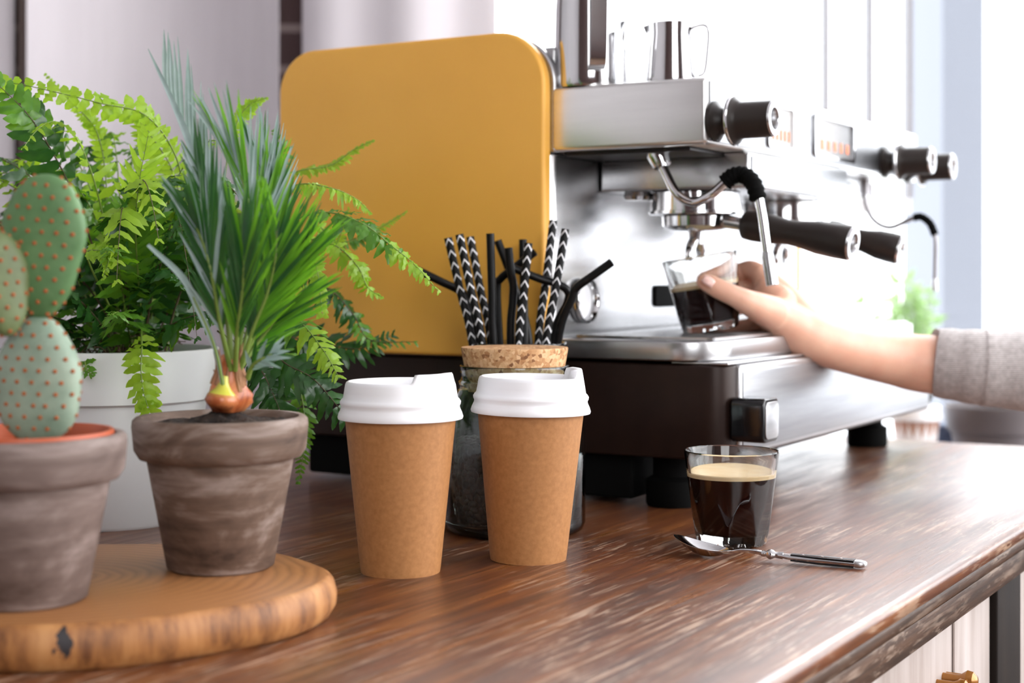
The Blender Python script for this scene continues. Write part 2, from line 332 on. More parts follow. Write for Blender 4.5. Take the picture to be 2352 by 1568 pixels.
# curtains hanging in front of the brick wall
def curtain(name_label, xa, xb, Y, bulge, fold, top=2.2, ph=0):
    mb = MB(); n = 60; vs = []; fs = []
    for i in range(n+1):
        t = i/n; x = xa+(xb-xa)*t; y = Y-bulge*math.sin(PI*min(1, max(0, t)))**1.0-fold*math.sin(t*2*PI*2.2+ph)
        vs += [(x, y, ZF+.03), (x, y, top), (x, y+.004, ZF+.03), (x, y+.004, top)]
    for i in range(n): a = 4*i; b = a+4; fs += [(a, b, b+1, a+1), (a+2, a+3, b+3, b+2), (a+1, b+1, b+3, a+3), (a, a+2, b+2, b)]
    fs += [(0, 1, 3, 2), (4*n, 4*n+2, 4*n+3, 4*n+1)]
    mb.add(vs, fs); o = mb.build('curtain', curtain_m, angle=80); return tag(o, name_label, 'curtain', None)
curtain('wide pale lilac curtain behind the fern, left of the brick strip', at(61, 0, 2.56).x, at(640, 0, 2.56).x, 2.56, -.12, .0)
curtain('pale curtain above the ochre machine panel, right of the brick strip', at(690, 0, 2.6).x, at(1140, 0, 2.6).x, 2.62, .03, .008)
curtain('pale curtain at the far left edge beside the brown strip', -1.55, at(36, 0, 2.6).x, 2.60, .06, .01)
tr = struct(MB().box((at(33, 0, 2.6).x, 2.62, ZF), (at(64, 0, 2.6).x, 2.66, ZC-.02)).build('trim_2', noisy('brown_trim_paint', (.20, .14, .12), (.24, .18, .16), 4, .6, 0, 0), smooth=False))
# facade standing outside the window
struct(MB().box((at(2165, 0, 5).x, 5, -1), (at(2262, 0, 5).x, 5.5, 6.5)).build('trim_3', outdoor_m, smooth=False))

# ---------------------------------------------------------------- sideboard
tb = tag(empty('sideboard', EE, R(59)), 'worn brown wooden sideboard carrying the coffee machine, cups and plants', 'sideboard')
xa, xb = -1.45, .995
MB().box((xa, .0, -.016), (xb, .90, 0)).build('worktop', table_wood, tb, bevel=.006, seg=4)
MB().box((xa+.006, .007, -.030), (xb-.006, .88, -.0162)).build('moulding', fascia_wood, tb, bevel=.005, seg=3)
MB().box((xa+.01, .010, -.052), (xb-.01, .875, -.0302)).build('fascia', fascia_wood, tb, bevel=.0015, seg=2)
MB().box((xa+.03, .045, ZF+.04), (xb-.03, .86, -.0522)).build('carcass', dark_wood, tb, smooth=False)
def sx(px, py, d=.02): return loc(hit(px, py, EE, V, d), EE).x
s0 = sx(2292, 1340); s1 = sx(2345, 1340); sm = sx(2175, 1450)
MB().box((s0, .02, ZF+.04), (s1, .0445, -.0524)).build('stile', dark_wood, tb, bevel=.002)
MB().box((s1+.002, .026, -.30), (s1+.45, .0445, -.058)).build('drawer_front', wash_wood, tb, bevel=.003)
dr = MB().box((s0-.52, .026, -.30), (s0-.004, .0445, -.058)).build('drawer_front', wash_wood, tb, bevel=.003)
MB().box((s0-.135, .0235, -.30), (s0-.07, .0258, -.062)).build('panel_strip', wash_wood, dr, bevel=.001)
kp = loc(hit(2205, 1566, EE, V, .01), EE)
kb = MB()
for dx, rr in ((-.011, .0055), (.0075, .0085), (.018, .005)):
    kb.lathe([(0, -.02), (rr*.5, -.02), (rr*.5, -.006), (rr, 0), (rr*.9, rr*.6), (rr*.5, rr*.95), (0, rr*1.05)], 20, M=axM(Vector((kp.x+dx, kp.y-.004, kp.z)), (0, -1, 0)))
kb.box((kp.x-.013, kp.y-.006, kp.z-.003), (kp.x+.019, kp.y, kp.z+.003)); kb.build('drawer_handle', brass, dr, bevel=.0)

# ---------------------------------------------------------------- wood slice
SLC = Vector((-.285, 1.012, 0)); SH = .028
wtop, wside = slice_mat()
def slice_r(a):
    c, s = math.cos(a), math.sin(a); r = 1/math.sqrt((c/.163)**2+(s/.137)**2)
    return r*(1+.02*math.sin(3*a+.6)+.014*math.sin(5*a+2)+.006*math.sin(11*a))
mb = MB(); N = 120; prof = [(.955, .0), (.975, .002), (1.0, .009), (1.003, .016), (.99, .0235), (.975, .0268), (.96, .028)]
vs = []; fs = []; mi = []
for i in range(N):
    a = 2*PI*i/N; r = slice_r(a)
    for (k, z) in prof: vs.append((r*k*math.cos(a), r*k*math.sin(a), z))
n = len(prof)
for i in range(N):
    j = (i+1) % N
    for k in range(n-1): mb.f.append((i*n+k, j*n+k, j*n+k+1, i*n+k+1)); mb.m.append(0)
mb.v = vs; mb.f.append(tuple(i*n+n-1 for i in range(N))); mb.m.append(1); mb.f.append(tuple(i*n for i in range(N-1, -1, -1))); mb.m.append(0)
o = mb.build('wood_slice', [wside, wtop], angle=50); o.location = SLC
tag(o, 'thick round slice of pale brown wood carrying two clay plant pots', 'wood slice')

# ---------------------------------------------------------------- clay pots
def pot_profile(rt=.0595, rb=.0365, h=.104, band=.028, inner=.006, floor=.02):
    rr = rb+(rt-.006-rb)*(h-band)/(h)
    return [(0, 0), (rb-.003, 0), (rb, .002), (rr+.001, h-band-.001), (rr+.0062, h-band+.0005), (rt-.001, h-band+.006), (rt+.0005, h-.006), (rt, h-.002), (rt-.002, h),
            (rt-.006, h), (rt-.0075, h-.003), (rb+.0005, floor), (0, floor)]
def soil_disc(r, z, amp, mound=(0, 0, 0, 1), n=40, seed=1):
    mb = MB(); vs = [(0, 0, z+amp*.5+mound[2])]; fs = []; rings = 16
    for k in range(1, rings+1):
        for i in range(n):
            a = 2*PI*i/n; rr = r*k/rings; x, y = rr*math.cos(a), rr*math.sin(a)
            hz = amp*noise.noise(Vector((x*120+seed, y*120, 3)))+amp*.8*noise.noise(Vector((x*300+seed, y*300, 9)))
            hz *= (1 if k < rings else .3); d = ((x-mound[0])**2+(y-mound[1])**2)/(mound[3]**2)
            vs.append((x, y, z+hz+mound[2]*math.exp(-d)))
    for i in range(n): fs.append((0, 1+i, 1+(i+1) % n))
    for k in range(rings-1):
        for i in range(n): a = 1+k*n+i; b = 1+k*n+(i+1) % n; fs.append((a, a+n, b+n, b))
    mb.add(vs, fs); return mb
# palm pot
P1 = at(507, 1295, 1.05); P1.z = SH
palm = tag(empty('potted_palm', P1), 'small palm growing from a bulb in the right clay pot on the wood slice', 'potted plant')
MB().lathe(pot_profile(), 72).build('pot', clay_a, palm, angle=50, weld=True)
soil_disc(.0525, .0985, .0035, (.004, 0, .008, .024)).build('soil', soil_m, palm)
# cactus pot
P2 = at(58, 1370, .943); P2.z = SH
cac = tag(empty('potted_cactus', P2), 'prickly pear cactus in the blurred clay pot at the left edge', 'potted plant')
MB().lathe(pot_profile(.061, .0375, .103, .0285), 72).build('pot', clay_b, cac, angle=50, weld=True)
MB().lathe([(0, .03), (.040, .03), (.0505, .0995), (.0530, .1003), (.0535, .1025), (.0530, .1050), (.0505, .1050), (.0495, .1030), (.0485, .097), (.040, .04), (0, .04)], 64).build('inner_pot', terracotta, cac, angle=50, weld=True)
soil_disc(.0485, .094, .002, seed=5).build('soil', noisy('pale_gravel', (.12, .06, .04), (.4, .3, .22), 150, .9, 0, .6, .002), cac)
def pad(px, py, hw, hh, Y, th, rot, tilt, yaw, mskin, name='pad', egg=.16):
    c = at(px, py, Y)-P2; a_ = hw*Y/F; b_ = hh*Y/F
    M = Matrix.Translation(c) @ Matrix.Rotation(R(rot), 4, 'Y') @ Matrix.Rotation(R(yaw), 4, 'Z') @ Matrix.Rotation(R(tilt), 4, 'X')
    def P(u, v, k=1.0):                # u round the outline, v from rim (0) to face centre
        pass
    mb = MB(); n = 64; mrings = 28; vs = []; fs = []
    def outline(zn): return math.sqrt(max(0, 1-zn*zn))*(1+egg*zn)*(1+.03*math.sin(zn*7))
    def surf(zn, ph):                   # zn -1..1 height, ph angle in cross-section
        w_ = outline(zn)*a_; t_ = th*max(0, 1-zn**4)**.5
        c_, s_ = math.cos(ph), math.sin(ph); return Vector((w_*(abs(c_)**.9)*math.copysign(1, c_), t_*(abs(s_)**.8)*math.copysign(1, s_), zn*b_))
    for i in range(mrings+1):
        zn = -math.cos(PI*i/mrings)*.9995
        for k in range(n): vs.append(M @ surf(zn, 2*PI*k/n))
    for i in range(mrings):
        for k in range(n): fs.append((i*n+k, i*n+(k+1) % n, (i+1)*n+(k+1) % n, (i+1)*n+k))
    fs.append(tuple(range(n-1, -1, -1))); fs.append(tuple(mrings*n+k for k in range(n)))
    mb.add(vs, fs); o = mb.build(name, mskin, cac, angle=85)
    ar = MB(); rows = 9; sp = .0092
    def tuft(p, nrm):
        for q in range(5):
            d = (nrm+Vector((random.uniform(-.6, .6), random.uniform(-.3, .3), random.uniform(-.6, .6)))).normalized()
            ar.tube([p-nrm*.0003, p+d*.0013], [.0008, .0004], 5)
        ar.lathe([(0, -.0004), (.0015, -.0002), (.0012, .0006), (0, .0009)], 8, M=axM(p, nrm))
    r_ = 0; z = -b_*.9
    while z < b_*.95:
        x = -a_*1.1+(sp/2 if r_ % 2 else 0)
        while x < a_*1.1:
            zn = z/b_; xx = x+random.uniform(-.0009, .0009); w_ = outline(zn)*a_
            if abs(xx) < w_*.95:
                cc = abs(xx/w_)**(1/.9); ss = math.sqrt(max(0, 1-cc*cc)); t_ = th*max(0, 1-zn**4)**.5
                for sg in (-1, 1):
                    p = M @ Vector((xx, sg*t_*ss**.8, z)); nn = (M.to_3x3() @ Vector((xx/a_*.35, sg, zn*.3))).normalized(); tuft(p, nn)
            x += sp
        z += sp*.78; r_ += 1
    for q in range(22):
        a = 2*PI*q/22; zn = math.sin(a)*.97; sgn = 1 if math.cos(a) >= 0 else -1; p = Vector((sgn*outline(zn)*a_, 0, zn*b_)); tuft(M @ p, (M.to_3x3() @ Vector((p.x/a_, 0, zn))).normalized())
    ar.build('spine_tufts', areole_m, o); o.children[0]['kind'] = 'stuff'
pad(88, 872, 102, 148, .945, .0125, 2, 3, -8, cact_b, egg=-.10)
pad(98, 567, 98, 168, .942, .0095, 5, 2, -6, cact_a)
pad(2, 652, 66, 122, .925, .008, -9, 2, 40, cact_c)

# palm plant
bo = P1
def rel(px, py, Y): return at(px, py, Y)-bo
bm_ = MB(); bm_.lathe([(0, -.004), (.010, -.003), (.0150, .003), (.0150, .009), (.0115, .015), (.0085, .021), (.0065, .030), (.004, .036), (0, .038)], 28, c=rel(524, 935, 1.052), rf=lambda r, z, a: r*(1+.14*math.sin(3*a+z*150)+.05*math.sin(9*a+z*300)))
bulb = bm_.build('bulb', bulb_m, palm, angle=80)
q = rel(508, 925, 1.036)
MB().lathe([(0, -.004), (.008, -.003), (.0115, .001), (.010, .0055), (.005, .0095), (.0028, .014), (.002, .018)], 24, M=Matrix.Translation(q) @ Matrix.Rotation(R(8), 4, 'Y')).build('offset_bulb', [bulb_m], palm, angle=80)
MB().lathe([(.0102, .0052), (.0055, .0095), (.003, .014), (.0021, .0185)], 24, M=Matrix.Translation(q) @ Matrix.Rotation(R(8), 4, 'Y')).build('green_bulb_tip', [bulbg_m], palm, angle=80)
for k in range(16):
    a = random.uniform(0, 2*PI); b0 = rel(527, 905, 1.052)+Vector((.0115*math.cos(a), .0115*math.sin(a), random.uniform(-.003, .01)))
    h = random.uniform(.012, .030)
    MB().tube(cat([b0, b0+Vector((-.0035*math.cos(a), -.0035*math.sin(a), h*.5)), b0+Vector((-.002*math.cos(a)+random.uniform(-.002, .002), -.002*math.sin(a), h))], 4), [.0022, .0024, .0022, .002, .0018, .0014, .001, .0006, .0003], 6).build('husk', husk_m, palm)
def palm_leaflet(mb, p, d, up, L, w, bend, mi=0):
    d = d.normalized(); s = d.cross(up).normalized(); nrm = s.cross(d).normalized(); vs = []; fs = []; K = 9
    for i in range(K+1):
        t = i/K; ww = w*(.55+.45*math.sin(PI*min(1, t*1.35)))*(1-t**5)*.5+.00012
        c = p+d*(L*t)+nrm*(bend*L*t*t)+Vector((0, 0, -.05*L*t**3)); fold = .45*ww
        vs += [c+s*ww+nrm*fold, c, c-s*ww+nrm*fold]
    for i in range(K): a = 3*i; fs += [(a, a+1, a+4, a+3), (a+1, a+2, a+5, a+4)]
    mb.add(vs, fs, mi)
def palm_frond(path, nl, L, ang, wid, mats, nhint=(0, -1, .15), start=.35, bend=.06, rad=(.0019, .0007), left=1, right=1, fix=None):
    pts = cat([at(*p)-bo for p in path], 8); n = len(pts); mb = MB()
    mb.tube(pts, [rad[0]+(rad[1]-rad[0])*i/(n-1) for i in range(n)], 8, 0)
    Nh = Vector(nhint)
    for k in range(nl):
        t = start+(1-start)*k/(nl-1); fi = t*(n-1); i = min(n-2, int(fi)); p = pts[i].lerp(pts[i+1], fi-i); T = (pts[i+1]-pts[i]).normalized(); S = T.cross(Nh).normalized()
        tt = (t-start)/(1-start); ln = L*(.62+.5*math.sin(PI*(tt*.85+.12)))*random.uniform(.9, 1.08); a = R(ang*(1-.55*tt)+random.uniform(-2.5, 2.5))
        for sg, on in ((1, right), (-1, left)):
            if not on: continue
            d = T*math.cos(a)+S*sg*math.sin(a)+Nh*random.uniform(-.02, .10)
            if fix is not None: d = fix*.8+T*.2+Vector((random.uniform(-.03, .03), 0, 0))
            palm_leaflet(mb, p, d, Nh, ln*on, wid*random.uniform(.85, 1.1), bend*random.uniform(-1, 1.2), random.choice(mats))
    o = mb.build('frond', [stem_m, palm_m, palm_b, palm_g], palm, angle=60); return o
UPV = Vector((.05, .02, 1))
palm_frond([(533, 850, 1.055), (524, 700, 1.065), (506, 560, 1.075), (470, 420, 1.08), (425, 300, 1.085), (380, 200, 1.088)], 17, .066, 20, .0034, [2], bend=.02, left=0, right=1, start=.28, fix=UPV)
palm_frond([(533, 850, 1.05), (520, 720, 1.045), (500, 600, 1.045), (480, 500, 1.045), (455, 400, 1.045)], 20, 0.0610, 20, .0032, [1, 1, 2], bend=.03, left=.7, right=1, start=.2)
palm_frond([(542, 845, 1.052), (560, 730, 1.05), (582, 620, 1.055), (580, 510, 1.06), (555, 410, 1.06), (530, 350, 1.06)], 26, 0.0708, 16, .0032, [2, 2, 3], bend=.03, start=.2)
palm_frond([(550, 850, 1.05), (580, 760, 1.04), (612, 680, 1.035), (632, 600, 1.03), (636, 530, 1.03)], 22, 0.0610, 27, .0031, [1, 3, 3], bend=.05, start=.2)
palm_frond([(530, 850, 1.045), (505, 740, 1.03), (488, 640, 1.02), (470, 570, 1.02), (450, 520, 1.015)], 20, 0.0586, 19, .0032, [1, 1, 2], start=.2)
palm_frond([(545, 850, 1.06), (575, 740, 1.085), (600, 640, 1.10), (612, 560, 1.11), (610, 470, 1.11), (600, 400, 1.11)], 24, 0.0732, 15, .0034, [2, 2, 1], start=.2)
palm_frond([(540, 850, 1.045), (545, 760, 1.025), (556, 680, 1.015), (560, 610, 1.01), (556, 560, 1.01)], 22, 0.0610, 19, .0032, [1, 1, 3], start=.2)
palm_frond([(548, 850, 1.055), (590, 790, 1.06), (630, 740, 1.06), (662, 700, 1.06)], 18, 0.0549, 28, .0030, [1, 3], start=.2)
palm_frond([(535, 850, 1.055), (556, 720, 1.06), (590, 600, 1.065), (612, 500, 1.07), (622, 430, 1.07)], 22, 0.0549, 16, .0032, [3, 1, 2], bend=.05, start=.2)
palm_frond([(545, 850, 1.05), (600, 740, 1.045), (650, 650, 1.04), (690, 590, 1.04)], 22, 0.0561, 20, .0030, [3, 3, 1], bend=.08, start=.2)
palm_frond([(568, 870, 1.05), (580, 840, 1.045), (600, 825, 1.04), (625, 812, 1.04)], 6, .020, 40, .0036, [1, 2], start=.25)
# long single leaves
for path, w_ in (([(516, 905, 1.034), (494, 800, 1.03), (452, 700, 1.025), (418, 635, 1.02), (340, 562, 1.015)], .0042), ([(470, 430, 1.07), (440, 340, 1.075), (400, 240, 1.08), (340, 112, 1.085)], .0048)):
    pts = cat([at(*p)-bo for p in path], 8); n = len(pts); mb = MB(); vs = []; fs = []
    for i, p in enumerate(pts):
        T = (pts[min(n-1, i+1)]-pts[max(0, i-1)]).normalized(); S = T.cross(Vector((0, -1, .1))).normalized(); t = i/(n-1)
        ww = (w_*math.sin(PI*min(1, max(.12, (t-.25)/.9+.1)))**.6*.5 if w_ < .0045 else w_*(1-t**3)*.5)+.0003; nrm = S.cross(T)
        vs += [p+S*ww+nrm*ww*.4, p, p-S*ww+nrm*ww*.4]
    for i in range(n-1): a = 3*i; fs += [(a, a+1, a+4, a+3), (a+1, a+2, a+5, a+4)]
    mb.add(vs, fs, 1)
    if w_ < .0045: k = n//2+3; mb.tube(pts[:k], [.0013-.0007*i/k for i in range(k)], 8, 0)
    mb.build('leaf', [stem_m, palm_b], palm, angle=60)

# ---------------------------------------------------------------- fern in white pot
PF = at(250, 1200, 1.43); PF.z = 0
fern = tag(empty('potted_fern', PF), 'large bushy bright green fern in a white pot behind the two clay pots', 'potted plant')
MB().lathe([(0, 0), (.071, 0), (.074, .003), (.0905, .112), (.0965, .1145), (.1015, .158), (.1015, .1605), (.0990, .161), (.0965, .157), (.088, .11), (.070, .02), (0, .02)], 96).build('pot', white_pot, fern, angle=40, weld=True)
soil_disc(.0955, .150, .006, seed=9).build('soil', soil_m, fern)
def fern_leaflet(mb, p, d, nrm, L, w, curl, mi, wav):
    s = d.cross(nrm).normalized(); vs = []; fs = []; K = 6
    hw = [.26, .52, .52, .49, .43, .30, .05]
    for i in range(K+1):
        t = i/K; ww = w*hw[i]*(1+.16*math.sin(i*2.6+wav)); c = p+d*(L*t)-nrm*(curl*L*t*t); rip = .42*ww*math.sin(i*2.3+wav)
        vs += [c+s*ww*(1.25 if i == 1 else 1)+nrm*(rip-.12*ww), c, c-s*ww-nrm*(rip+.12*ww)]
    for i in range(K): a = 3*i; fs += [(a, a+1, a+4, a+3), (a+1, a+2, a+5, a+4)]
    mb.add(vs, fs, mi)
def fern_frond(pts, npairs, L, nh, mi, start=.12, curl=.3, stem=.0010, tipmi=None, wr=.36, ang=72, prof=.85, tw=0):
    n = len(pts); flen = sum((pts[i+1]-pts[i]).length for i in range(n-1)); spc = flen*(1-start)/npairs
    mb = MB(); mb.tube(pts, [stem*(1-.75*i/(n-1)) for i in range(n)], 6, 0); Nh = Vector(nh).normalized()
    for k in range(npairs):
        t = start+(1-start)*(k/(npairs-1)); fi = t*(n-1); i = min(n-2, int(fi)); p = pts[i].lerp(pts[i+1], fi-i); T = (pts[i+1]-pts[i]).normalized()
        Nn = Matrix.Rotation(tw*t, 3, T) @ Nh; S = T.cross(Nn)
        if S.length < .15: S = T.cross(Vector((1, .2, .1)))
        S.normalize(); nr = S.cross(T).normalized(); tt = k/(npairs-1)
        ln = L*(min(1, .55+tt*2.2))*(1-tt**1.6*prof)*random.uniform(.86, 1.12); a = R(ang-25*tt+random.uniform(-7, 7))
        for sg in (1, -1):
            q = p+T*(random.uniform(-.0008, .0008)); d = (T*math.cos(a)+S*sg*math.sin(a)-nr*random.uniform(-.15, .4)).normalized()
            m_ = mi if (tipmi is None or tt < .55+random.uniform(-.1, .1)) else tipmi
            fern_leaflet(mb, q, d, (nr+T*random.uniform(-.6, .6)).normalized(), ln, max(min(ln*wr, spc*1.12), .0026), curl*random.uniform(.2, 1.4), m_, random.uniform(0, 6))
    return mb.build('frond', [stem_m if mi != 3 else stem_d, fern_y, fern_m, fern_d], fern, angle=75)
fo = PF
def FP(path, **k):
    npairs, L, nh, mi = k.pop('n'), k.pop('L'), k.pop('nh', (0, -.7, .7)), k.pop('mi')
    fern_frond(cat([at(*p)-fo for p in path], 9), npairs, L, nh, mi, **k)
B = (330, 800, 1.42)
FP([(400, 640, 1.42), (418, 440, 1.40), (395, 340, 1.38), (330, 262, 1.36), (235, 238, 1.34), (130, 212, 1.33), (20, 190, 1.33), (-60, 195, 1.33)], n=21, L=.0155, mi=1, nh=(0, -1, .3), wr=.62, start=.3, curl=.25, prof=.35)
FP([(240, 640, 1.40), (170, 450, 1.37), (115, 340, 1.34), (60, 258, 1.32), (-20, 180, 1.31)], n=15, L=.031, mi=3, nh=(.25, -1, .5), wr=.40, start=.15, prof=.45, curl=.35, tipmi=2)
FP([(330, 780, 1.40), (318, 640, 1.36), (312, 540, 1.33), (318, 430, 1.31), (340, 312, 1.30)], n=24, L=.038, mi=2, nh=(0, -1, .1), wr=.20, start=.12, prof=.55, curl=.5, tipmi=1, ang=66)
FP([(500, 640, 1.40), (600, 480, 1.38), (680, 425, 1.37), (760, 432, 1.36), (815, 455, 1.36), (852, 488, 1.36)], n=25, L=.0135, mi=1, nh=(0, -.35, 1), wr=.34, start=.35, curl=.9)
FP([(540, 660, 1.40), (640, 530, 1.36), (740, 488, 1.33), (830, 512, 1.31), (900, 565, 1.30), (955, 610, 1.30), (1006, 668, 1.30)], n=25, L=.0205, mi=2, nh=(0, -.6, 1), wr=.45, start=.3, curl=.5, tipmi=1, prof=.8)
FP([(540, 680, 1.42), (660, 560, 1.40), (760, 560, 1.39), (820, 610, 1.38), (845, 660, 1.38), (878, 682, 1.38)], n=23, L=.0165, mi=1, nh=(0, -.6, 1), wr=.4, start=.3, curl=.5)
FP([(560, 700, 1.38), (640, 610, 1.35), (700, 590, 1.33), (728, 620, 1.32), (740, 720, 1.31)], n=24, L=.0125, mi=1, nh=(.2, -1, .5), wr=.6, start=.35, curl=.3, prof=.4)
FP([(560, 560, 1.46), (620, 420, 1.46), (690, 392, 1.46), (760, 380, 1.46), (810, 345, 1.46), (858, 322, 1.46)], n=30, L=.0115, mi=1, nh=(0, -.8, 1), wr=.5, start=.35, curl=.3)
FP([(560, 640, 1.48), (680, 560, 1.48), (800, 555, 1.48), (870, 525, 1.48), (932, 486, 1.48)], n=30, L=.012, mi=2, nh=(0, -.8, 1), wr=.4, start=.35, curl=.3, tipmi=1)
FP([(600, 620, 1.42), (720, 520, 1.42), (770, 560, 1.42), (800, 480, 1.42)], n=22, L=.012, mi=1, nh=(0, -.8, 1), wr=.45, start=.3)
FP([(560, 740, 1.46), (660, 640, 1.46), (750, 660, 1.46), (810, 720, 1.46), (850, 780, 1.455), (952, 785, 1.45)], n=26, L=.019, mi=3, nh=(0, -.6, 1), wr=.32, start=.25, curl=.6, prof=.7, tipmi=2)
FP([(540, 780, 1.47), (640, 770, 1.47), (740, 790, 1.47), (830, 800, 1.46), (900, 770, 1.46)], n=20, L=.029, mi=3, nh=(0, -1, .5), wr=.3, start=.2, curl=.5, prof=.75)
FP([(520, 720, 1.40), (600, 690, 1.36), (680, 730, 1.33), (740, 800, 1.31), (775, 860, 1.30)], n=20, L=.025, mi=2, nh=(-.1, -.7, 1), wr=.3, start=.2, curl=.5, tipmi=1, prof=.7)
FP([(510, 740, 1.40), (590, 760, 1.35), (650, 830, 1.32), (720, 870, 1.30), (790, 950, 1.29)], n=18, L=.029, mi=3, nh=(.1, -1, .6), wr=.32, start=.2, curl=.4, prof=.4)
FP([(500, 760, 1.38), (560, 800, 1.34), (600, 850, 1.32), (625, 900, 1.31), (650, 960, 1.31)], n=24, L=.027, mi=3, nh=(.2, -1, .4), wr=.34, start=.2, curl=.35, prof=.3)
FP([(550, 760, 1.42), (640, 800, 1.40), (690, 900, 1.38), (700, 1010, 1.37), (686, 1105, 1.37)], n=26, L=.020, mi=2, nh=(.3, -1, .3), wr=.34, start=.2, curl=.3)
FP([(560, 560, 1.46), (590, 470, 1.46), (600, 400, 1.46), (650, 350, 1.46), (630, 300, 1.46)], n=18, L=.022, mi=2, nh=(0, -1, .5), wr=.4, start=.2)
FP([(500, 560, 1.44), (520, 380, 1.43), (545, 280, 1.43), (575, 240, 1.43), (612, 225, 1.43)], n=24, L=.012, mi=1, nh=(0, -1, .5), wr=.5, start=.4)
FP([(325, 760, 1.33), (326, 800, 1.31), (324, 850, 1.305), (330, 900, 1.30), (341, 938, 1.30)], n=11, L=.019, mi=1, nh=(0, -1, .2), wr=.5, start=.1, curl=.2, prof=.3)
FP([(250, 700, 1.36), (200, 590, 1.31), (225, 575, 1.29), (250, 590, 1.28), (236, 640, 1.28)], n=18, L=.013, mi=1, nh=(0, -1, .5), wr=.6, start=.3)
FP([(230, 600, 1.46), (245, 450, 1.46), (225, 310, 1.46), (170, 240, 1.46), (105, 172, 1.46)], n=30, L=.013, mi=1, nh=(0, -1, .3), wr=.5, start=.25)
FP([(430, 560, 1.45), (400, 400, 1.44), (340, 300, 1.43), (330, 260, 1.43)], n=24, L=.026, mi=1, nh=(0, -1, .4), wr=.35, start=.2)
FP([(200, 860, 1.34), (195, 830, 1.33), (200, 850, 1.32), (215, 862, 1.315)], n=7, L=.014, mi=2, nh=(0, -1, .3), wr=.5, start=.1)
# filler fronds all around the crown
cnt = 0; tries = 0
while cnt < 74 and tries < 1500:
    tries += 1
    az = random.uniform(0, 2*PI); Rr = random.uniform(.10, .27); Hh = random.uniform(.05, .24)*(1.1-.7*Rr/.27*.5); tp = random.uniform(.5, .95)
    b0 = Vector((.045*math.cos(az)*random.random()+.02, .045*math.sin(az)*random.random(), .148)); dr_ = Vector((math.cos(az), math.sin(az), 0)); pts = []
    for i in range(19):
        t = i/18; pts.append(b0+dr_*(Rr*t**1.25)+Vector((0, 0, Hh*(1-(1-t/tp)**2)))+Vector((0, 0, 0)))
    ok = True
    for p in pts:
        wv = p+fo
        if (wv-CC).dot(-U) < .05 or wv.y < 1.20 or wv.z < .06 : ok = False
        if Vector((p.x, p.y)).length > .085 and p.z < .178: ok = False
        sxp = HX+wv.x*F/wv.y; syp = HY-(wv.z-CH)*F/wv.y
        if sxp > 740 or syp < 215 or (sxp > 560 and syp < 430): ok = False
    if not ok: continue
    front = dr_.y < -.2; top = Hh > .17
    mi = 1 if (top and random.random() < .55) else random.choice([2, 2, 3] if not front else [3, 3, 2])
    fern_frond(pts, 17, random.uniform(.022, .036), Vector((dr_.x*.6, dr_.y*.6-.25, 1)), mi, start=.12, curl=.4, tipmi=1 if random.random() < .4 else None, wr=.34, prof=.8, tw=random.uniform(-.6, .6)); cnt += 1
# dry roots over the rim
rt = MB()
for k in range(60):
    a = random.uniform(0, 2*PI); r0 = random.uniform(.0, .08); p = Vector((r0*math.cos(a), r0*math.sin(a), .153)); q = p+Vector((random.uniform(-.05, .05), random.uniform(-.03, .03), random.uniform(0, .022)))
    if Vector((q.x, q.y)).length > .092: continue
    rt.tube(cat([p, (p+q)/2+Vector((0, 0, random.uniform(.004, .016))), q], 5), .0005, 5)
r_ = rt.build('dry_roots', noisy('dry_root', (.05, .025, .012), (.16, .09, .05), 80, .8, 0, 0), fern); r_['kind'] = 'stuff'

# ---------------------------------------------------------------- takeaway cups
def takeaway(p, label, sip, tilt=0):
    root = tag(empty('takeaway_cup', p), label, 'cup', 'kraft takeaway cups with white lids'); root.rotation_euler = (0, tilt, 0)
    MB().lathe([(0, .006), (.0288, .006), (.0294, 0), (.0306, 0), (.0312, .004), (.0432, .1215), (.0436, .1255), (.0436, .127), (.0424, .127), (.030, .008), (0, .008)], 80).build('cup_body', kraft, root, angle=50, weld=True)
    prof = [(.0436, .1190), (.0482, .1185), (.0486, .1200), (.0476, .1232), (.0462, .1262), (.0458, .1280), (.0466, .1298), (.0468, .1315), (.0458, .1332), (.0444, .1346), (.0436, .139), (.0428, .1444), (.0420, .1466), (.0405, .1475), (.0388, .1470), (.0376, .1448), (.0368, .1425), (.034, .1418), (.026, .1418), (.012, .1422), (0, .1424)]
    seg = 144; vs = []; fs = []; n = len(prof)
    def sm(x): x = max(0, min(1, x)); return x*x*(3-2*x)
    for i in range(seg):
        a = 2*PI*i/seg; d = abs((a-sip+PI) % (2*PI)-PI); b = sm((R(37)-d)/R(8))
        for k, (r, z) in enumerate(prof):
            zz = z; rr = r
            if k >= 10: wgt = {10: .1, 11: .75, 12: 1, 13: 1, 14: 1, 15: .95, 16: .5, 17: .12}.get(k, 0); zz += .0068*b*wgt
            if k in (14, 15, 16): rr -= .0045*b
            if k == 17: rr -= .006*b
            if k in (11, 12): rr -= .001*b
            vs.append((rr*math.cos(a), rr*math.sin(a), zz))
    for i in range(seg):
        j = (i+1) % seg
        for k in range(n-1): fs.append((i*n+k, j*n+k, j*n+k+1, i*n+k+1))
    mb = MB(); mb.add(vs, fs); o = mb.build('lid', white_plastic, root, angle=70, weld=True)
    so = o.modifiers.new('s', 'SOLIDIFY'); so.thickness = .0005; so.offset = -1
    return root
takeaway(at(920, 1312, 1.18).xy.to_3d(), 'kraft paper takeaway cup with white sip lid, the left and nearer of the two', R(-38))
takeaway(at(1213, 1283, 1.232).xy.to_3d(), 'kraft takeaway cup with white sip lid, the right one, before the cork jar', R(4), R(1.0))

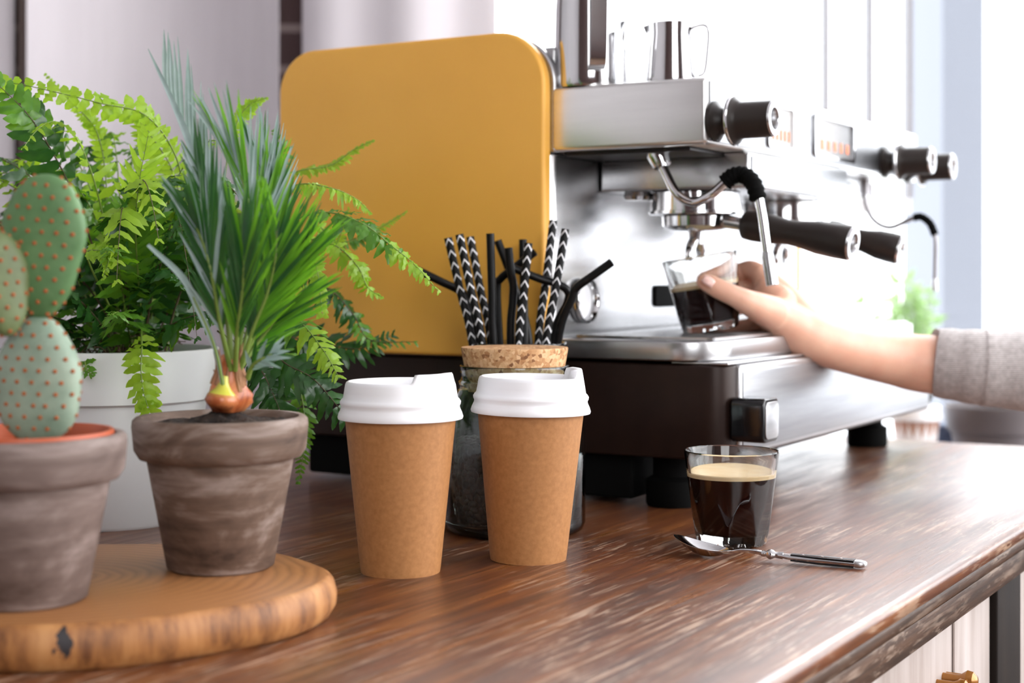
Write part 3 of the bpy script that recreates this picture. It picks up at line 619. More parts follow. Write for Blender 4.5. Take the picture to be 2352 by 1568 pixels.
# ---------------------------------------------------------------- cork jar with beans
JP = Vector((.0023, 1.37, 0))
jar = tag(empty('storage_jar', JP), 'greenish glass storage jar with a wide cork stopper, half full of coffee beans', 'jar')
jp_out = [(0, 0), (.056, 0), (.0615, .003), (.0638, .009), (.0640, .075), (.0635, .088), (.061, .102), (.0565, .116), (.0520, .126), (.0500, .1300), (.0510, .1325), (.0505, .1345), (.0485, .136), (.0490, .143), (.0497, .1460), (.0493, .1480), (.0480, .1484), (.0468, .1470), (.0462, .1440)]
jp_in = [(.0462, .1335), (.0485, .126), (.053, .116), (.0580, .102), (.0602, .088), (.0608, .075), (.0608, .012), (.056, .008), (0, .009)]
MB().lathe(jp_out+jp_in, 96).build('jar_body', green_glass, jar, angle=60, weld=True)
MB().lathe([(0, .125), (.0415, .125), (.0452, .1465), (.0482, .1630), (.0478, .1645), (0, .1645)], 96).build('cork_stopper', cork, jar, angle=40, weld=True)
def bean_mesh(mb, M, s):
    vs = []; fs = []; A, Bn = 8, 7
    for i in range(Bn+1):
        th = PI*i/Bn
        for k in range(A):
            ph = 2*PI*k/A; x = math.cos(th); r = math.sin(th); y = r*math.cos(ph); z = r*math.sin(ph)
            if z < 0: z *= .45
            if z < -.1 and abs(y) < .35: z += .22
            vs.append(M @ Vector((x*s, y*s*.68, z*s*.6)))
    for i in range(Bn):
        for k in range(A): fs.append((i*A+k, i*A+(k+1) % A, (i+1)*A+(k+1) % A, (i+1)*A+k))
    mb.add(vs, fs)
mb = MB(); rb = random.Random(3)
for layer in range(13):
    z = .0135+layer*.0052
    for k in range(48):
        a = 2*PI*(k+.5*(layer % 2))/48+rb.uniform(-.04, .04); r = .0555+rb.uniform(-.0015, .0)
        M = Matrix.Translation((r*math.cos(a), r*math.sin(a), z+rb.uniform(-.001, .001))) @ Matrix.Rotation(a, 4, 'Z') @ Matrix.Rotation(R(90)*rb.choice((-1, 1)), 4, 'Y') @ Matrix.Rotation(rb.uniform(0, PI), 4, 'Z')
        bean_mesh(mb, M, rb.uniform(.0042, .0048))
for k in range(420):
    a = rb.uniform(0, 2*PI); r = .052*math.sqrt(rb.random()); M = Matrix.Translation((r*math.cos(a), r*math.sin(a), .079+.004*noise.noise(Vector((r*60, a, 1)))+rb.uniform(-.002, .002))) @ Matrix.Rotation(rb.uniform(0, 6), 4, 'Z') @ Matrix.Rotation(rb.uniform(-.8, .8), 4, 'X')
    bean_mesh(mb, M, rb.uniform(.0044, .0052))
mb.lathe([(0, .0095), (.0505, .0105), (.0505, .076), (0, .078)], 32)
o = mb.build('coffee_beans', bean_m, angle=60); o.location = JP
tag(o, 'dark roasted coffee beans filling the lower half of the cork jar', 'coffee beans', kind='stuff')

# ---------------------------------------------------------------- straws in a tumbler behind the jar
SP = Vector((.006, 1.492, 0))
tumb = MB().lathe([(0, 0), (.036, 0), (.0385, .002), (.0478, .160), (.0480, .1628), (.0472, .1636), (.0462, .1625), (.0375, .008), (0, .007)], 72).build('glass_tumbler', clear, angle=60, weld=True)
tumb.location = SP; tag(tumb, 'plain glass tumbler holding the black straws behind the cork jar', 'glass')
G = 'black drinking straws in the tumbler behind the cork jar'
def straw(path, stripe, label, r=.0040):
    pts = cat(path, 7) if len(path) > 2 else cat(path, 10)
    mb = MB(); n = len(pts)
    outer = mb.tube(pts, r, 18, 0, caps=False, uv=True); N0 = len(pts)
    mb.tube(pts, r-.0006, 18, 0, caps=False, uv=True)
    # annulus rims
    for e in (0, N0-1):
        fs = [(e*18+k, e*18+(k+1) % 18, N0*18+e*18+(k+1) % 18, N0*18+e*18+k) for k in range(18)]
        mb.f += fs; mb.m += [0]*18; mb.uv += [(0, .003)]*72
    o = mb.build('drinking_straw', straw_s if stripe else straw_p, angle=60); tag(o, label, 'straw', G); return o
def low(px, Y, bx=None, by=None):        # point at rim level and a point near the tumbler bottom
    return at(px, 794, Y)
def S(top, rim, Yt, Yr, stripe, label, extra=None, foot=None):
    a = at(*top, Yt); b = at(rim, 794, Yr)
    prev = at(*extra[-1][:2], extra[-1][2]) if extra else a
    d = (b-prev).normalized(); k = (.012-b.z)/d.z; f = b+d*k
    v = Vector((f.x-SP.x, f.y-SP.y)); lim = .028
    if foot: v = Vector(foot)
    elif v.length > lim: v = v.normalized()*lim
    f = Vector((SP.x+v.x, SP.y+v.y, .012))
    path = [a]+([at(*e) for e in extra] if extra else [])+[b, f]
    if not extra: path = [a, a.lerp(b, .5), b, f]
    return straw(path, stripe, label)
CHV = 'black paper straw with white chevrons, '
S((1029, 546), 1086, 1.475, 1.478, 1, CHV+'leftmost of the chevron straws', foot=(-.026, -.010))
S((1055, 538), 1108, 1.462, 1.470, 1, CHV+'second from the left, nearest the viewer', foot=(-.020, -.018))
S((1080, 544), 1128, 1.505, 1.495, 1, CHV+'third from the left, leaning behind its neighbours', foot=(-.020, .006))
S((1214, 558), 1192, 1.462, 1.466, 1, CHV+'standing in the middle of the bunch', foot=(.002, -.024))
S((1271, 507), 1236, 1.498, 1.484, 1, CHV+'tallest, on the right of the bunch', foot=(.014, -.012))
S((1299, 526), 1254, 1.472, 1.468, 1, CHV+'leaning right across the tallest one', foot=(.016, -.021))
S((1126, 536), 1134, 1.468, 1.470, 0, 'straight plain black straw standing left of the middle', foot=(-.010, -.020))
S((1168, 569), 1173, 1.465, 1.474, 0, 'plain black straw with a slight bend, mouth open toward the viewer', extra=[(1173, 620, 1.467), (1179, 655, 1.470), (1178, 690, 1.472)], foot=(-.002, -.010))
S((1201, 550), 1205, 1.515, 1.510, 0, 'plain black straw half hidden behind the middle chevron straw', foot=(.006, .010))
S((1229, 578), 1148, 1.495, 1.512, 0, 'plain black bent straw with its short end pointing up to the right behind the others', extra=[(1185, 612, 1.500), (1150, 640, 1.508), (1142, 665, 1.512)], foot=(-.008, .014))
S((1143, 552), 1216, 1.525, 1.525, 0, 'thin dark straw leaning right at the back of the bunch', extra=[(1175, 640, 1.526)], foot=(.012, .020))
S((1180, 616), 1268, 1.480, 1.484, 0, 'plain black bent straw whose short end reaches left across the bunch', extra=[(1240, 640, 1.4795), (1280, 652, 1.481), (1303, 668, 1.483), (1303, 695, 1.484)], foot=(.022, -.004))
S((1405, 602), 1280, 1.450, 1.474, 0, 'plain black bent straw reaching out to the right', extra=[(1360, 634, 1.455), (1325, 660, 1.461), (1314, 685, 1.464)], foot=(.027, .004))
S((957, 619), 1102, 1.490, 1.505, 0, 'plain black bent straw reaching out to the left', extra=[(1010, 645, 1.495), (1056, 668, 1.502), (1070, 690, 1.505)], foot=(-.018, .014))

# ---------------------------------------------------------------- espresso glasses
def tumbler(root, H=.0798, rt=.0404, rb=.0300, fl=.0095, lvl=.0610, nf=8, rot=0):
    RO = lambda z: rb+(rt-rb)*(z/H)**.95
    def rf(r, z, a):
        if r < .02 or z > H*.9: return r
        k = 2*PI/nf; d = (a-rot+k/2) % k-k/2; ap = rb*.905+(RO(H*.56)-rb*.905)*(z/(H*.56)) if z < H*.66 else 9
        return min(r, ap/math.cos(d))
    out = [(0, .0012), (.022, .0012), (.026, 0), (rb-.003, 0)]+[(RO(z), z) for z in [.0015, .004, .008]+[.012+.002*i for i in range(29)] if z < H-.006]+[(rt-.0002, H-.003), (rt, H-.001), (rt-.0005, H), (rt-.0010, H), (rt-.0014, H-.001)]
    ri = lambda z: (rt-.0015)-(rt-.0015-(rb-.0062))*((H-z)/(H-fl))**1.1
    inn = [(ri(z), z) for z in (.074, .065, .055, .045, .035, .025, .018, .014)]+[(ri(.012)-.0008, .0115), (ri(.01)-.003, fl+.0006), (.015, fl), (0, fl)]
    vs = MB(); seg = 180
    n1 = len(out); prof = out+inn
    def rff(r, z, a): return rf(r, z, a)
    # only the outer side is faceted
    V_ = []; n = len(prof)
    for i in range(seg):
        a = 2*PI*i/seg
        for k, (r, z) in enumerate(prof):
            rr = rf(r, z, a) if (k < n1 and k > 2) else r; V_.append((rr*math.cos(a), rr*math.sin(a), z))
    F_ = [(i*n+k, ((i+1) % seg)*n+k, ((i+1) % seg)*n+k+1, i*n+k+1) for i in range(seg) for k in range(n-1)]
    vs.add(V_, F_); vs.build('glass_body', clear, root, angle=28, weld=True)
    e = .00035
    cf = [(0, fl-.0003), (.015, fl-.0003), (ri(.01)-.003+e, fl+.0003), (ri(.012)-.0008+e, .0113)]+[(ri(z)+e, z) for z in (.014, .018, .025, .035, .045, .055) if z < lvl-.004]+[(ri(lvl-.0035)+e, lvl-.0035), (0, lvl-.0035)]
    c = MB().lathe(cf, 96).build('coffee', coffee_m, root, angle=40, weld=True)
    MB().lathe([(0, lvl-.0034), (ri(lvl-.003)+e, lvl-.0034), (ri(lvl)+e, lvl-.0004), (ri(lvl)-.0003, lvl+.0004), (ri(lvl)-.002, lvl), (0, lvl)], 96).build('crema', crema_m, c, angle=50, weld=True)
g1 = tag(empty('espresso_glass', at(1680, 1248, 1.302).xy.to_3d()), 'faceted glass of espresso standing on the sideboard beside the spoon', 'glass')
tumbler(g1, rot=R(-80))
GB = at(1634, 758, 1.618); GT = at(1606, 588, 1.618)
g2 = tag(empty('espresso_glass', GB), 'tilted glass of espresso held in the hand under the coffee machine', 'glass')
ax = (GT-GB).normalized(); g2.rotation_mode = 'QUATERNION'; g2.rotation_quaternion = ax.to_track_quat('Z', 'Y')
tumbler(g2, lvl=.050, rot=R(20))

# ---------------------------------------------------------------- spoon
def make_spoon():
    tip = Vector((.1325, 1.25, 0)); end = Vector((.277, 1.188, 0)); d = (end-tip); L = .157; a = math.atan2(d.y, d.x)
    root = tag(empty('teaspoon', (tip.x, tip.y, 0), a), 'small metal teaspoon with black riveted handle lying before the espresso glass', 'spoon')
    # stations: x, half width, centre z, dish depth, thickness
    st = [(.0, .0004, .0165, 0, .0006), (.002, .0054, .0160, .0008, .0008), (.006, .0092, .0146, .0028, .0009), (.012, .0126, .0126, .0056, .001), (.020, .0147, .0106, .0076, .001), (.028, .0146, .0092, .0078, .001), (.036, .0122, .0082, .0062, .0011), (.043, .0082, .0076, .0032, .0013), (.048, .0048, .0074, .0010, .0016), (.053, .0030, .0078, 0, .0024), (.060, .0025, .0084, 0, .0026), (.070, .0023, .0080, 0, .0027), (.076, .0025, .0068, 0, .0028)]
    K = 12; vs = []; fs = []
    for (x, w_, z, dp, th) in st:
        ring = []
        for k in range(K+1): s = -1+2*k/K; ring.append(Vector((x, s*w_, z-dp*(1-s*s)+th*.5*(math.sqrt(max(0, 1-s*s)) if dp == 0 else 0))))
        for k in range(K, -1, -1): s = -1+2*k/K; ring.append(Vector((x, s*w_*1.0, z-dp*(1-s*s)-th*(.35+.65*(1-s*s) if dp else math.sqrt(max(0, 1-s*s))))))
        vs += ring
    n = 2*(K+1)
    for i in range(len(st)-1):
        for k in range(n): fs.append((i*n+k, i*n+(k+1) % n, (i+1)*n+(k+1) % n, (i+1)*n+k))
    fs.append(tuple(range(n))); fs.append(tuple((len(st)-1)*n+k for k in range(n-1, -1, -1)))
    mb = MB(); mb.add(vs, fs); o = mb.build('bowl', chrome, root, angle=70, weld=True); sd = o.modifiers.new('s', 'SUBSURF'); sd.levels = sd.render_levels = 1
    MB().lathe([(0, -.002), (.0022, -.002), (.0026, 0), (.0022, .0018), (.0036, .0035), (.0042, .0055), (.0036, .0075), (.0023, .009), (.0026, .012), (.003, .0155), (0, .0155)], 24, M=axM(Vector((.0755, 0, .0062)), (1, 0, -.035))).build('collar', chrome, root, angle=60)
    def bar(xs, name, m, par=root):
        mb = MB(); V_ = []; F_ = []
        for (x, hy, z0, z1) in xs:
            for k in range(16):
                t = 2*PI*k/16; c, s = math.cos(t), math.sin(t); y = hy*math.copysign(abs(c)**.6, c); z = (z0+z1)/2+(z1-z0)/2*math.copysign(abs(s)**.6, s); V_.append((x, y, z))
        for i in range(len(xs)-1):
            for k in range(16): F_.append((i*16+k, i*16+(k+1) % 16, (i+1)*16+(k+1) % 16, (i+1)*16+k))
        F_.append(tuple(range(16))); F_.append(tuple((len(xs)-1)*16+k for k in range(15, -1, -1))); mb.add(V_, F_); return mb.build(name, m, par, angle=60, weld=True)
    hd = bar([(.0895, .0028, .0038, .0075), (.096, .0040, .0030, .0072), (.12, .0050, .0022, .0062), (.145, .0054, .0017, .0056), (.150, .0052, .0016, .0055)], 'tang', chrome)
    bar([(.148, .0054, .0008, .0068), (.152, .0053, .0008, .0066), (.1555, .0040, .0014, .0058), (.157, .0022, .0022, .0050)], 'handle_cap', steel2)
    top = bar([(.0975, .0036, .0066, .0078), (.12, .0047, .0056, .0074), (.1475, .0052, .0050, .0068)], 'handle_scale', black_gloss); bar([(.0975, .0036, .0020, .0036), (.12, .0047, .0010, .0030), (.1475, .0052, .0006, .0024)], 'handle_scale', black_gloss)
    for x in (.107, .122, .137): z = .0077-(x-.0975)*.02; MB().lathe([(0, -.001), (.0013, -.001), (.0013, .0003), (0, .0004)], 14, c=(x, 0, z-.0001)).build('rivet', chrome, top)
make_spoon()

# ---------------------------------------------------------------- coffee machine
ma = tag(empty('espresso_machine', CC, R(59)), 'large two-group coffee machine with ochre side panel and steel front', 'coffee machine')
ML = .70; PY = .189
def mx(px, py, ly): return loc(hit(px, py, CC, V, ly))
# body: brown shell with rounded front corners, steel front
ol = [(x, y) for x, y in rrect(0, .0, ML, .545, [.024, .024, .05, .05], 10)]
MB().prism(ol, .052, .1430).build('body_shell', brown_paint, ma, bevel=.0025, angle=40)
MB().box((.0245, -.004, .055), (ML-.03, .02, .1425)).build('front_panel', steel2, ma, bevel=.003)
MB().box((ML-.032, -.0035, .056), (ML-.001, .03, .141)).build('end_cap', black_plastic, ma, bevel=.012, seg=4)
MB().box((.004, .0, .1432), (ML-.004, .06, .1460)).build('front_ledge', steel, ma, bevel=.0012)
# drip tray
tray = MB().prism(rrect(-.006, .012, ML-.01, PY-.002, [.05, .05, .002, .002], 12), .1462, .1655).build('drip_tray', steel2, ma, bevel=.003, angle=40)
g_ = MB()
for k in range(44): x = .03+k*.0145; g_.box((x, .03, .1657), (x+.0085, PY-.02, .1683))
g_.box((.022, .024, .1657), (ML-.035, .030, .1685)).box((.022, PY-.022, .1657), (ML-.035, PY-.016, .1685)); g_.box((.022, .1, .1658), (ML-.035, .104, .1678)); g_.box((.022, .024, .1657), (.028, PY-.016, .1685))
g_.build('grate', steel, tray, smooth=False)
# upper rear housing with the ochre side panel
MB().prism(rrect(.0, PY, ML, .545, .008, 4), .1435, .352).build('splash_plate', steel, ma, bevel=.002)
MB().box((.012, PY+.004, .3522), (ML-.012, .54, .462)).build('rear_housing', steel2, ma, bevel=.004)
Mx = Matrix(((0, 0, -1, 0), (1, 0, 0, 0), (0, 1, 0, 0), (0, 0, 0, 1)))
def side_panel(x0, x1, y0, y1, z0, z1, rr, m, name, bev): return MB().prism(rrect(y0, z0, y1, z1, rr, 14), x0, x1, M=Matrix(((0, 0, 1, 0), (1, 0, 0, 0), (0, 1, 0, 0), (0, 0, 0, 1)))).build(name, m, ma, bevel=bev, seg=5, angle=50, weld=True)
side_panel(-.016, -.0005, PY+.001, .531, .1455, .4765, [.004, .004, .047, .056], gold_paint, 'ochre_side_panel', .008)
side_panel(ML+.0005, ML+.016, PY+.001, .531, .1455, .4765, [.004, .004, .047, .056], gold_paint, 'ochre_side_panel', .008)
side_panel(.0, .012, PY-.003, .534, .353, .472, [.003, .003, .05, .05], steel, 'panel_backing', .003)
# head
hsteel = noisy('brightened_head_steel', (.74, .74, .73), (.82, .82, .81), 6, .32, 1, .04, .0002, (1, 1, 12))  # steel colour brightened to stand in for light on the head's side
head = MB().box((0, .021, .354), (ML, PY+.003, .4186)).build('head', hsteel, ma, bevel=.0045)
MB().box((.10, .0185, .3175), (.405, PY-.002, .3535)).build('group_cover', steel, ma, bevel=.003)
MB().box((.50, .06, .330), (.62, PY-.002, .3535)).build('group_cover', steel, ma, bevel=.003)
MB().box((.016, .045, .3500), (.098, PY-.004, .3538)).build('underside', black_plastic, ma, bevel=.001)
MB().lathe([(0, 0), (.014, 0), (.016, .004), (.014, .0085), (0, .0085)], 24, c=(.125, .155, .3088)).build('nut', chrome, ma)
# added front strips, steel colour darkened to hold down window glare
darkened = noisy('glare_darkened_steel', (.27, .275, .29), (.36, .365, .38), 5, .34, 1, .04, .0002, (1, 1, 20))
MB().box((.006, .0192, .3575), (ML-.006, .0212, .4150)).build('head_dimming_strip', darkened, head, bevel=.0006)
MB().box((.106, .0170, .3215), (.399, .0190, .3495)).build('cover_dimming_strip', darkened, ma, bevel=.0006)
MB().box((.029, -.0052, .060), (ML-.036, -.0036, .136)).build('body_dimming_strip', darkened, ma, bevel=.0006)
# displays
for (pa, pb) in (((1762, 262), (1815, 345)), ((1868, 292), (1953, 376))):
    A_ = mx(*pa, .021); B_ = mx(*pb, .021); z0, z1 = .3655, .4055; x0, x1 = A_.x, B_.x
    fr_ = MB(); o1 = rrect(x0-.006, z0-.004, x1+.006, z1+.004, .006, 5); o2 = rrect(x0, z0, x1, z1, .004, 5); n = len(o1)
    vs = [(x, .0165, z) for x, z in o1]+[(x, .0165, z) for x, z in o2]+[(x, .0212, z) for x, z in o1]+[(x, .0212, z) for x, z in o2]
    fs = [(i, (i+1) % n, n+(i+1) % n, n+i) for i in range(n)]+[(i, 2*n+i, 2*n+(i+1) % n, (i+1) % n) for i in range(n)]+[(n+i, n+(i+1) % n, 3*n+(i+1) % n, 3*n+i) for i in range(n)]
    fr_.add(vs, fs); dd = MB().box((x0+.0003, .0192, z0+.0003), (x1-.0003, .0209, z1-.0003)).build('display', dispm, ma, smooth=False); fr_.build('display_frame', chrome, dd)
    mk = MB()
    for k in range(5): x = x0+(x1-x0)*(.15+.17*k); mk.box((x, .0186, z0+.006), (x+(x1-x0)*.07, .0191, z0+.017))
    mk.build('display_marks', orange_m, dd, smooth=False)
# knobs
def knob(x, z, y=.021, s=1, name='steam_knob'):
    M = axM(Vector((x, y, z)), (0, -1, 0))
    k = MB().lathe([(0, 0), (.019*s, 0), (.020*s, .004*s), (.013*s, .009*s), (.011*s, .016*s), (.016*s, .018*s), (.0235*s, .0205*s), (.0240*s, .0225*s), (.020*s, .026*s), (.0175*s, .030*s), (.0172*s, .060*s), (.0165*s, .0615*s)], 40, M=M).build(name, dark_plastic, ma, angle=45)
    MB().lathe([(.0168*s, .0610*s), (.0160*s, .0630*s), (.0105*s, .0630*s), (.0095*s, .0615*s), (.0090*s, .050*s), (0, .050*s)], 40, M=M).build('knob_ring', steel, k, angle=45)
    MB().lathe([(.0232*s, .0200*s), (.0243*s, .0212*s), (.0243*s, .0226*s), (.0232*s, .0236*s)], 40, M=M).build('knob_flange', chrome, k, angle=45)
q = mx(1634, 274, .021); knob(q.x+.004, .3765)
q = mx(2028, 372, .021); knob(q.x, .3715); q = mx(2080, 380, .021); knob(min(q.x, ML-.025), .3700)
# power switch
q = MB().prism(rrect(.027, .0705, .066, .1125, .007, 5), -.034, .0, M=Matrix(((1, 0, 0, 0), (0, 0, 1, 0), (0, 1, 0, 0), (0, 0, 0, 1)))).xf(Matrix.Translation((-.019, 0, 0))).build('power_switch', black_gloss, ma, bevel=.002, weld=True)
MB().prism(rrect(.0305, .074, .0625, .109, .006, 5), -.0352, -.0338, M=Matrix(((1, 0, 0, 0), (0, 0, 1, 0), (0, 1, 0, 0), (0, 0, 0, 1)))).xf(Matrix.Translation((-.019, 0, 0))).build('switch_face', steel2, q, bevel=.0004, weld=True)
# gauge ring and black inspection window on the splash plate
q = mx(1336, 690, PY-.002)
Mg = axM(Vector((q.x, PY-.0005, q.z)), (0, -1, 0))
gg = MB().lathe([(.0185, 0), (.0235, .001), (.0240, .009), (.0225, .011), (.0205, .009), (.0195, .002), (0, .002)], 48, M=Mg).build('pressure_gauge', chrome, ma, angle=50)
MB().lathe([(0, .0022), (.019, .0022), (.019, .0032), (0, .0034)], 40, M=Mg).build('gauge_face', white_plastic, gg)
a_ = mx(1502, 655, PY-.001); b_ = mx(1560, 703, PY-.001)
MB().prism(rrect(a_.x, b_.z, b_.x, a_.z, .006, 5), PY-.0035, PY-.0004, M=Matrix(((1, 0, 0, 0), (0, 0, 1, 0), (0, 1, 0, 0), (0, 0, 0, 1)))).build('sight_window', rubber, ma, bevel=.0006, weld=True)
# group heads
for gx in (.150, .400):
    MB().lathe([(0, .3172), (.040, .3172), (.0475, .316), (.0480, .297), (.0500, .2965), (.0500, .2935), (.0470, .2925), (.040, .2925), (0, .2925)], 64, c=(gx, .099, 0)).build('group_head', chrome, ma, angle=35)
# feet
for fx in (.046, ML-.04):
    for fy in (.077, .44):
        MB().lathe([(0, 0), (.0255, 0), (.027, .003), (.027, .026), (.020, .030), (.020, .0519), (0, .0519)], 36, c=(fx if fy < .1 else (.16 if fx < .3 else ML-.1), fy, 0)).build('foot', rubber, ma, angle=40)
MB().box((.022, .11, .006), (.42, .52, .0519)).build('under_shade_block', rubber, ma, bevel=.004)  # added dark block, shutting light out under the machine
# steam wands
def wand(path, rub, tipp, r, name='steam_wand', chrome=chrome):
    L_ = lambda p: loc(at(*p))
    pts = cat([L_(p) for p in path], 8); o = MB().tube(pts, r, 14).build(name, chrome, ma, angle=60)
    rp = cat([L_(p) for p in rub], 8); n = len(rp)
    MB().tube(rp, [r*1.75*(1+.09*math.sin(i*2.1)) for i in range(n)], 16).build('rubber_grip', rubber, o, angle=80)
    j = L_(path[0]); MB().tube([j+Vector((0, 0, .012*r/.0045)), j, j.lerp(L_(path[1]), .55)], [r*2.3, r*2.6, r*2.0], 20).build('ball_joint', chrome, o, angle=50)
    tp = [L_(p) for p in tipp]; MB().tube(tp, [r*1.1, r*1.35, r*1.3], 16).build('nozzle', steel2, o, angle=50)
wand([(1512, 358, 1.52), (1530, 400, 1.515), (1556, 446, 1.505), (1594, 464, 1.50), (1636, 445, 1.49), (1672, 414, 1.485), (1706, 402, 1.48), (1735, 428, 1.472), (1748, 480, 1.467), (1760, 560, 1.462), (1763, 585, 1.461)],
     [(1664, 420, 1.486), (1684, 404, 1.483), (1708, 402, 1.48), (1730, 421, 1.473), (1742, 458, 1.469)], [(1763, 578, 1.461), (1764, 590, 1.461), (1774, 655, 1.458)], .0047)
wand([(1985, 418, 1.985), (1988, 470, 1.98), (2010, 508, 1.975), (2045, 522, 1.97), (2085, 506, 1.96), (2112, 497, 1.955), (2138, 515, 1.95), (2148, 545, 1.945), (2148, 600, 1.945), (2147, 650, 1.945)],
     [(2098, 500, 1.958), (2116, 498, 1.955), (2136, 513, 1.95), (2148, 540, 1.946)], [(2147, 640, 1.945), (2147, 652, 1.945), (2147, 668, 1.945)], .0028, chrome=mat('dull_steel', (.22, .21, .22), .3, 1))
# portafilters: each can be lifted out of the machine
def portafilter(gx, ex, ey, eY, label):
    c = CC+U*gx+V*.099; root = tag(empty('portafilter', c), label, 'portafilter', 'portafilters locked in the machine')
    b = MB().lathe([(0, .2922), (.0345, .2922), (.0360, .2912), (.0355, .281), (.031, .2775), (.018, .2755), (0, .275)], 48).build('basket', chrome, root, angle=45)
    sp = MB().tube([(0, 0, .277), (0, 0, .262)], [.009, .0075], 18)
    for sg in (-1, 1):
        e = U*sg
        sp.tube(cat([(0, 0, .268), (e.x*.010, e.y*.010, .262), (e.x*.015, e.y*.015, .252), (e.x*.015, e.y*.015, .243)], 5), [.006]*8+[.005]*8, 12) if False else sp.tube(cat([(0, 0, .268), (e.x*.010, e.y*.010, .262), (e.x*.015, e.y*.015, .252), (e.x*.015, e.y*.015, .243)], 5), .0056, 12)
    sp.build('spout', chrome, b, angle=60)
    E = at(ex, ey, eY)-c; A = Vector((E.x, E.y, 0)).normalized(); st = A*.033+Vector((0, 0, .286)); d = (E-st); L = d.length; d.normalize()
    neck = MB().tube([st, st+d*.028], [.0075, .0065], 18).build('neck', chrome, root, angle=60)
    M = axM(st+d*.022, d); L -= .022
    h = MB().lathe([(0, 0), (.011, 0), (.0150, .003), (.0158, .012), (.0152, L*.25), (.0128, L*.42), (.0135, L*.52), (.0170, L*.70), (.0178, L*.85), (.0178, L-.003), (.0168, L)], 40, M=M).build('handle', dark_plastic, root, angle=50)
    MB().lathe([(.0172, L-.001), (.0162, L+.0015), (.0105, L+.0018), (.0092, L), (.0090, L-.012), (0, L-.012)], 40, M=M).build('handle_end_ring', steel, h, angle=50)
portafilter(.150, 1958, 559, 1.527, 'black handled portafilter in the near group head above the held glass')
portafilter(.400, 2068, 574, 1.775, 'black handled portafilter in the far group head, seen behind the nearer one')
# pitchers on the head
def pitcher(px, Y, r, H, hang, label, taper=.82):
    c = at(px, 0, Y); c.z = .4187; root = tag(empty('milk_pitcher', c), label, 'pitcher', 'steel milk pitchers on top of the machine')
    def rf(rr, z, a):
        d = abs((a-(hang+PI)+PI) % (2*PI)-PI); return rr+(r*.30*max(0, 1-d/.45)**2*max(0, (z/H-.72)/.28) if rr > r*.5 else 0)
    MB().lathe([(0, .002), (r*.9, .001), (r*.97, 0), (r, .003), (r*1.0, H*.12), (r*(taper+.06), H*.6), (r*taper, H*.82), (r*(taper+.02), H), (r*(taper+.02)-.0012, H), (r*taper-.0014, H*.82), (r*.94, .006), (0, .005)], 72, rf=rf).build('pitcher_body', chrome, root, angle=50, weld=True)
    u_ = Vector((math.cos(hang), math.sin(hang), 0)); t_ = Vector((-u_.y, u_.x, 0)); hw = r*.24
    path = cat([u_*(r*taper)+Vector((0, 0, H*.90)), u_*(r*1.35)+Vector((0, 0, H*.93)), u_*(r*1.5)+Vector((0, 0, H*.80)), u_*(r*1.45)+Vector((0, 0, H*.45)), u_*(r*1.35)+Vector((0, 0, H*.18)), u_*(r*1.12)+Vector((0, 0, H*.12))], 7)
    vs = []; fs = []; n = len(path)
    for i, p in enumerate(path):
        T = (path[min(n-1, i+1)]-path[max(0, i-1)]).normalized(); N_ = T.cross(t_)
        vs += [p+t_*hw+N_*.0012, p-t_*hw+N_*.0012, p-t_*hw-N_*.0012, p+t_*hw-N_*.0012]
    for i in range(n-1):
        for k in range(4): fs.append((4*i+k, 4*i+(k+1) % 4, 4*i+4+(k+1) % 4, 4*i+4+k))
    fs += [(3, 2, 1, 0), (4*n-4, 4*n-3, 4*n-2, 4*n-1)]; mb = MB(); mb.add(vs, fs); mb.build('pitcher_handle', chrome, root, angle=40)
pitcher(1350, 1.555, .034, .135, R(-80), 'tall steel milk pitcher cut off by the top of the picture', .9)
pitcher(1420, 1.615, .026, .075, R(100), 'small steel milk pitcher half hidden behind the tall one', .86)
pitcher(1543, 1.530, .0275, .062, R(-28), 'small steel milk pitcher at the front corner, broad handle to the right', .86)

# ---------------------------------------------------------------- hand and arm
ps = tag(empty('person', at(2352, 850, 1.80)), 'bare forearm in a grey knitted sleeve, hand gripping a glass of espresso', 'person'); PO = ps.location.copy()
hb = MB()
def limb(pts, seg=20, n=6):
    P = cat([at(p[0], p[1], p[2]) for p in pts], n); rr = []
    for i in range(len(pts)-1):
        for k in range(n): t = k/n; rr.append(pts[i][3]*(1-t)+pts[i+1][3]*t)
    rr.append(pts[-1][3]); P = [p-PO for p in P]
    # round ends
    def cap(p, q, r): d = (p-q).normalized(); return [(p+d*r*.5, r*.86), (p+d*r*.86, r*.5), (p+d*r*.985, r*.15)]
    c0 = cap(P[0], P[1], rr[0]); c1 = cap(P[-1], P[-2], rr[-1])
    hb.tube([c0[2][0], c0[1][0], c0[0][0]]+P+[c[0] for c in c1], [c0[2][1], c0[1][1], c0[0][1]]+rr+[c[1] for c in c1], seg)
# forearm
limb([(2420, 850, 1.70, .040), (2148, 837, 1.70, .0332), (2050, 822, 1.695, .0300), (1960, 804, 1.670, .0270), (1900, 788, 1.650, .0258), (1850, 768, 1.636, .0258), (1805, 745, 1.628, .0250), (1780, 728, 1.625, .0200)], 32, 8)
# palm: metacarpals
limb([(1850, 752, 1.640, .0220), (1798, 684, 1.652, .0180), (1746, 630, 1.660, .0118)])
limb([(1850, 758, 1.645, .0220), (1800, 700, 1.665, .0180), (1748, 664, 1.672, .0125)])
limb([(1845, 765, 1.645, .0215), (1796, 732, 1.668, .0165), (1750, 700, 1.674, .0118)])
limb([(1840, 772, 1.640, .0200), (1796, 760, 1.662, .0150), (1756, 738, 1.668, .0108)])
limb([(1825, 755, 1.628, .0240), (1790, 730, 1.614, .0210), (1752, 706, 1.600, .0155)])
limb([(1790, 690, 1.632, .0170), (1764, 672, 1.640, .0150), (1752, 672, 1.655, .0120)])
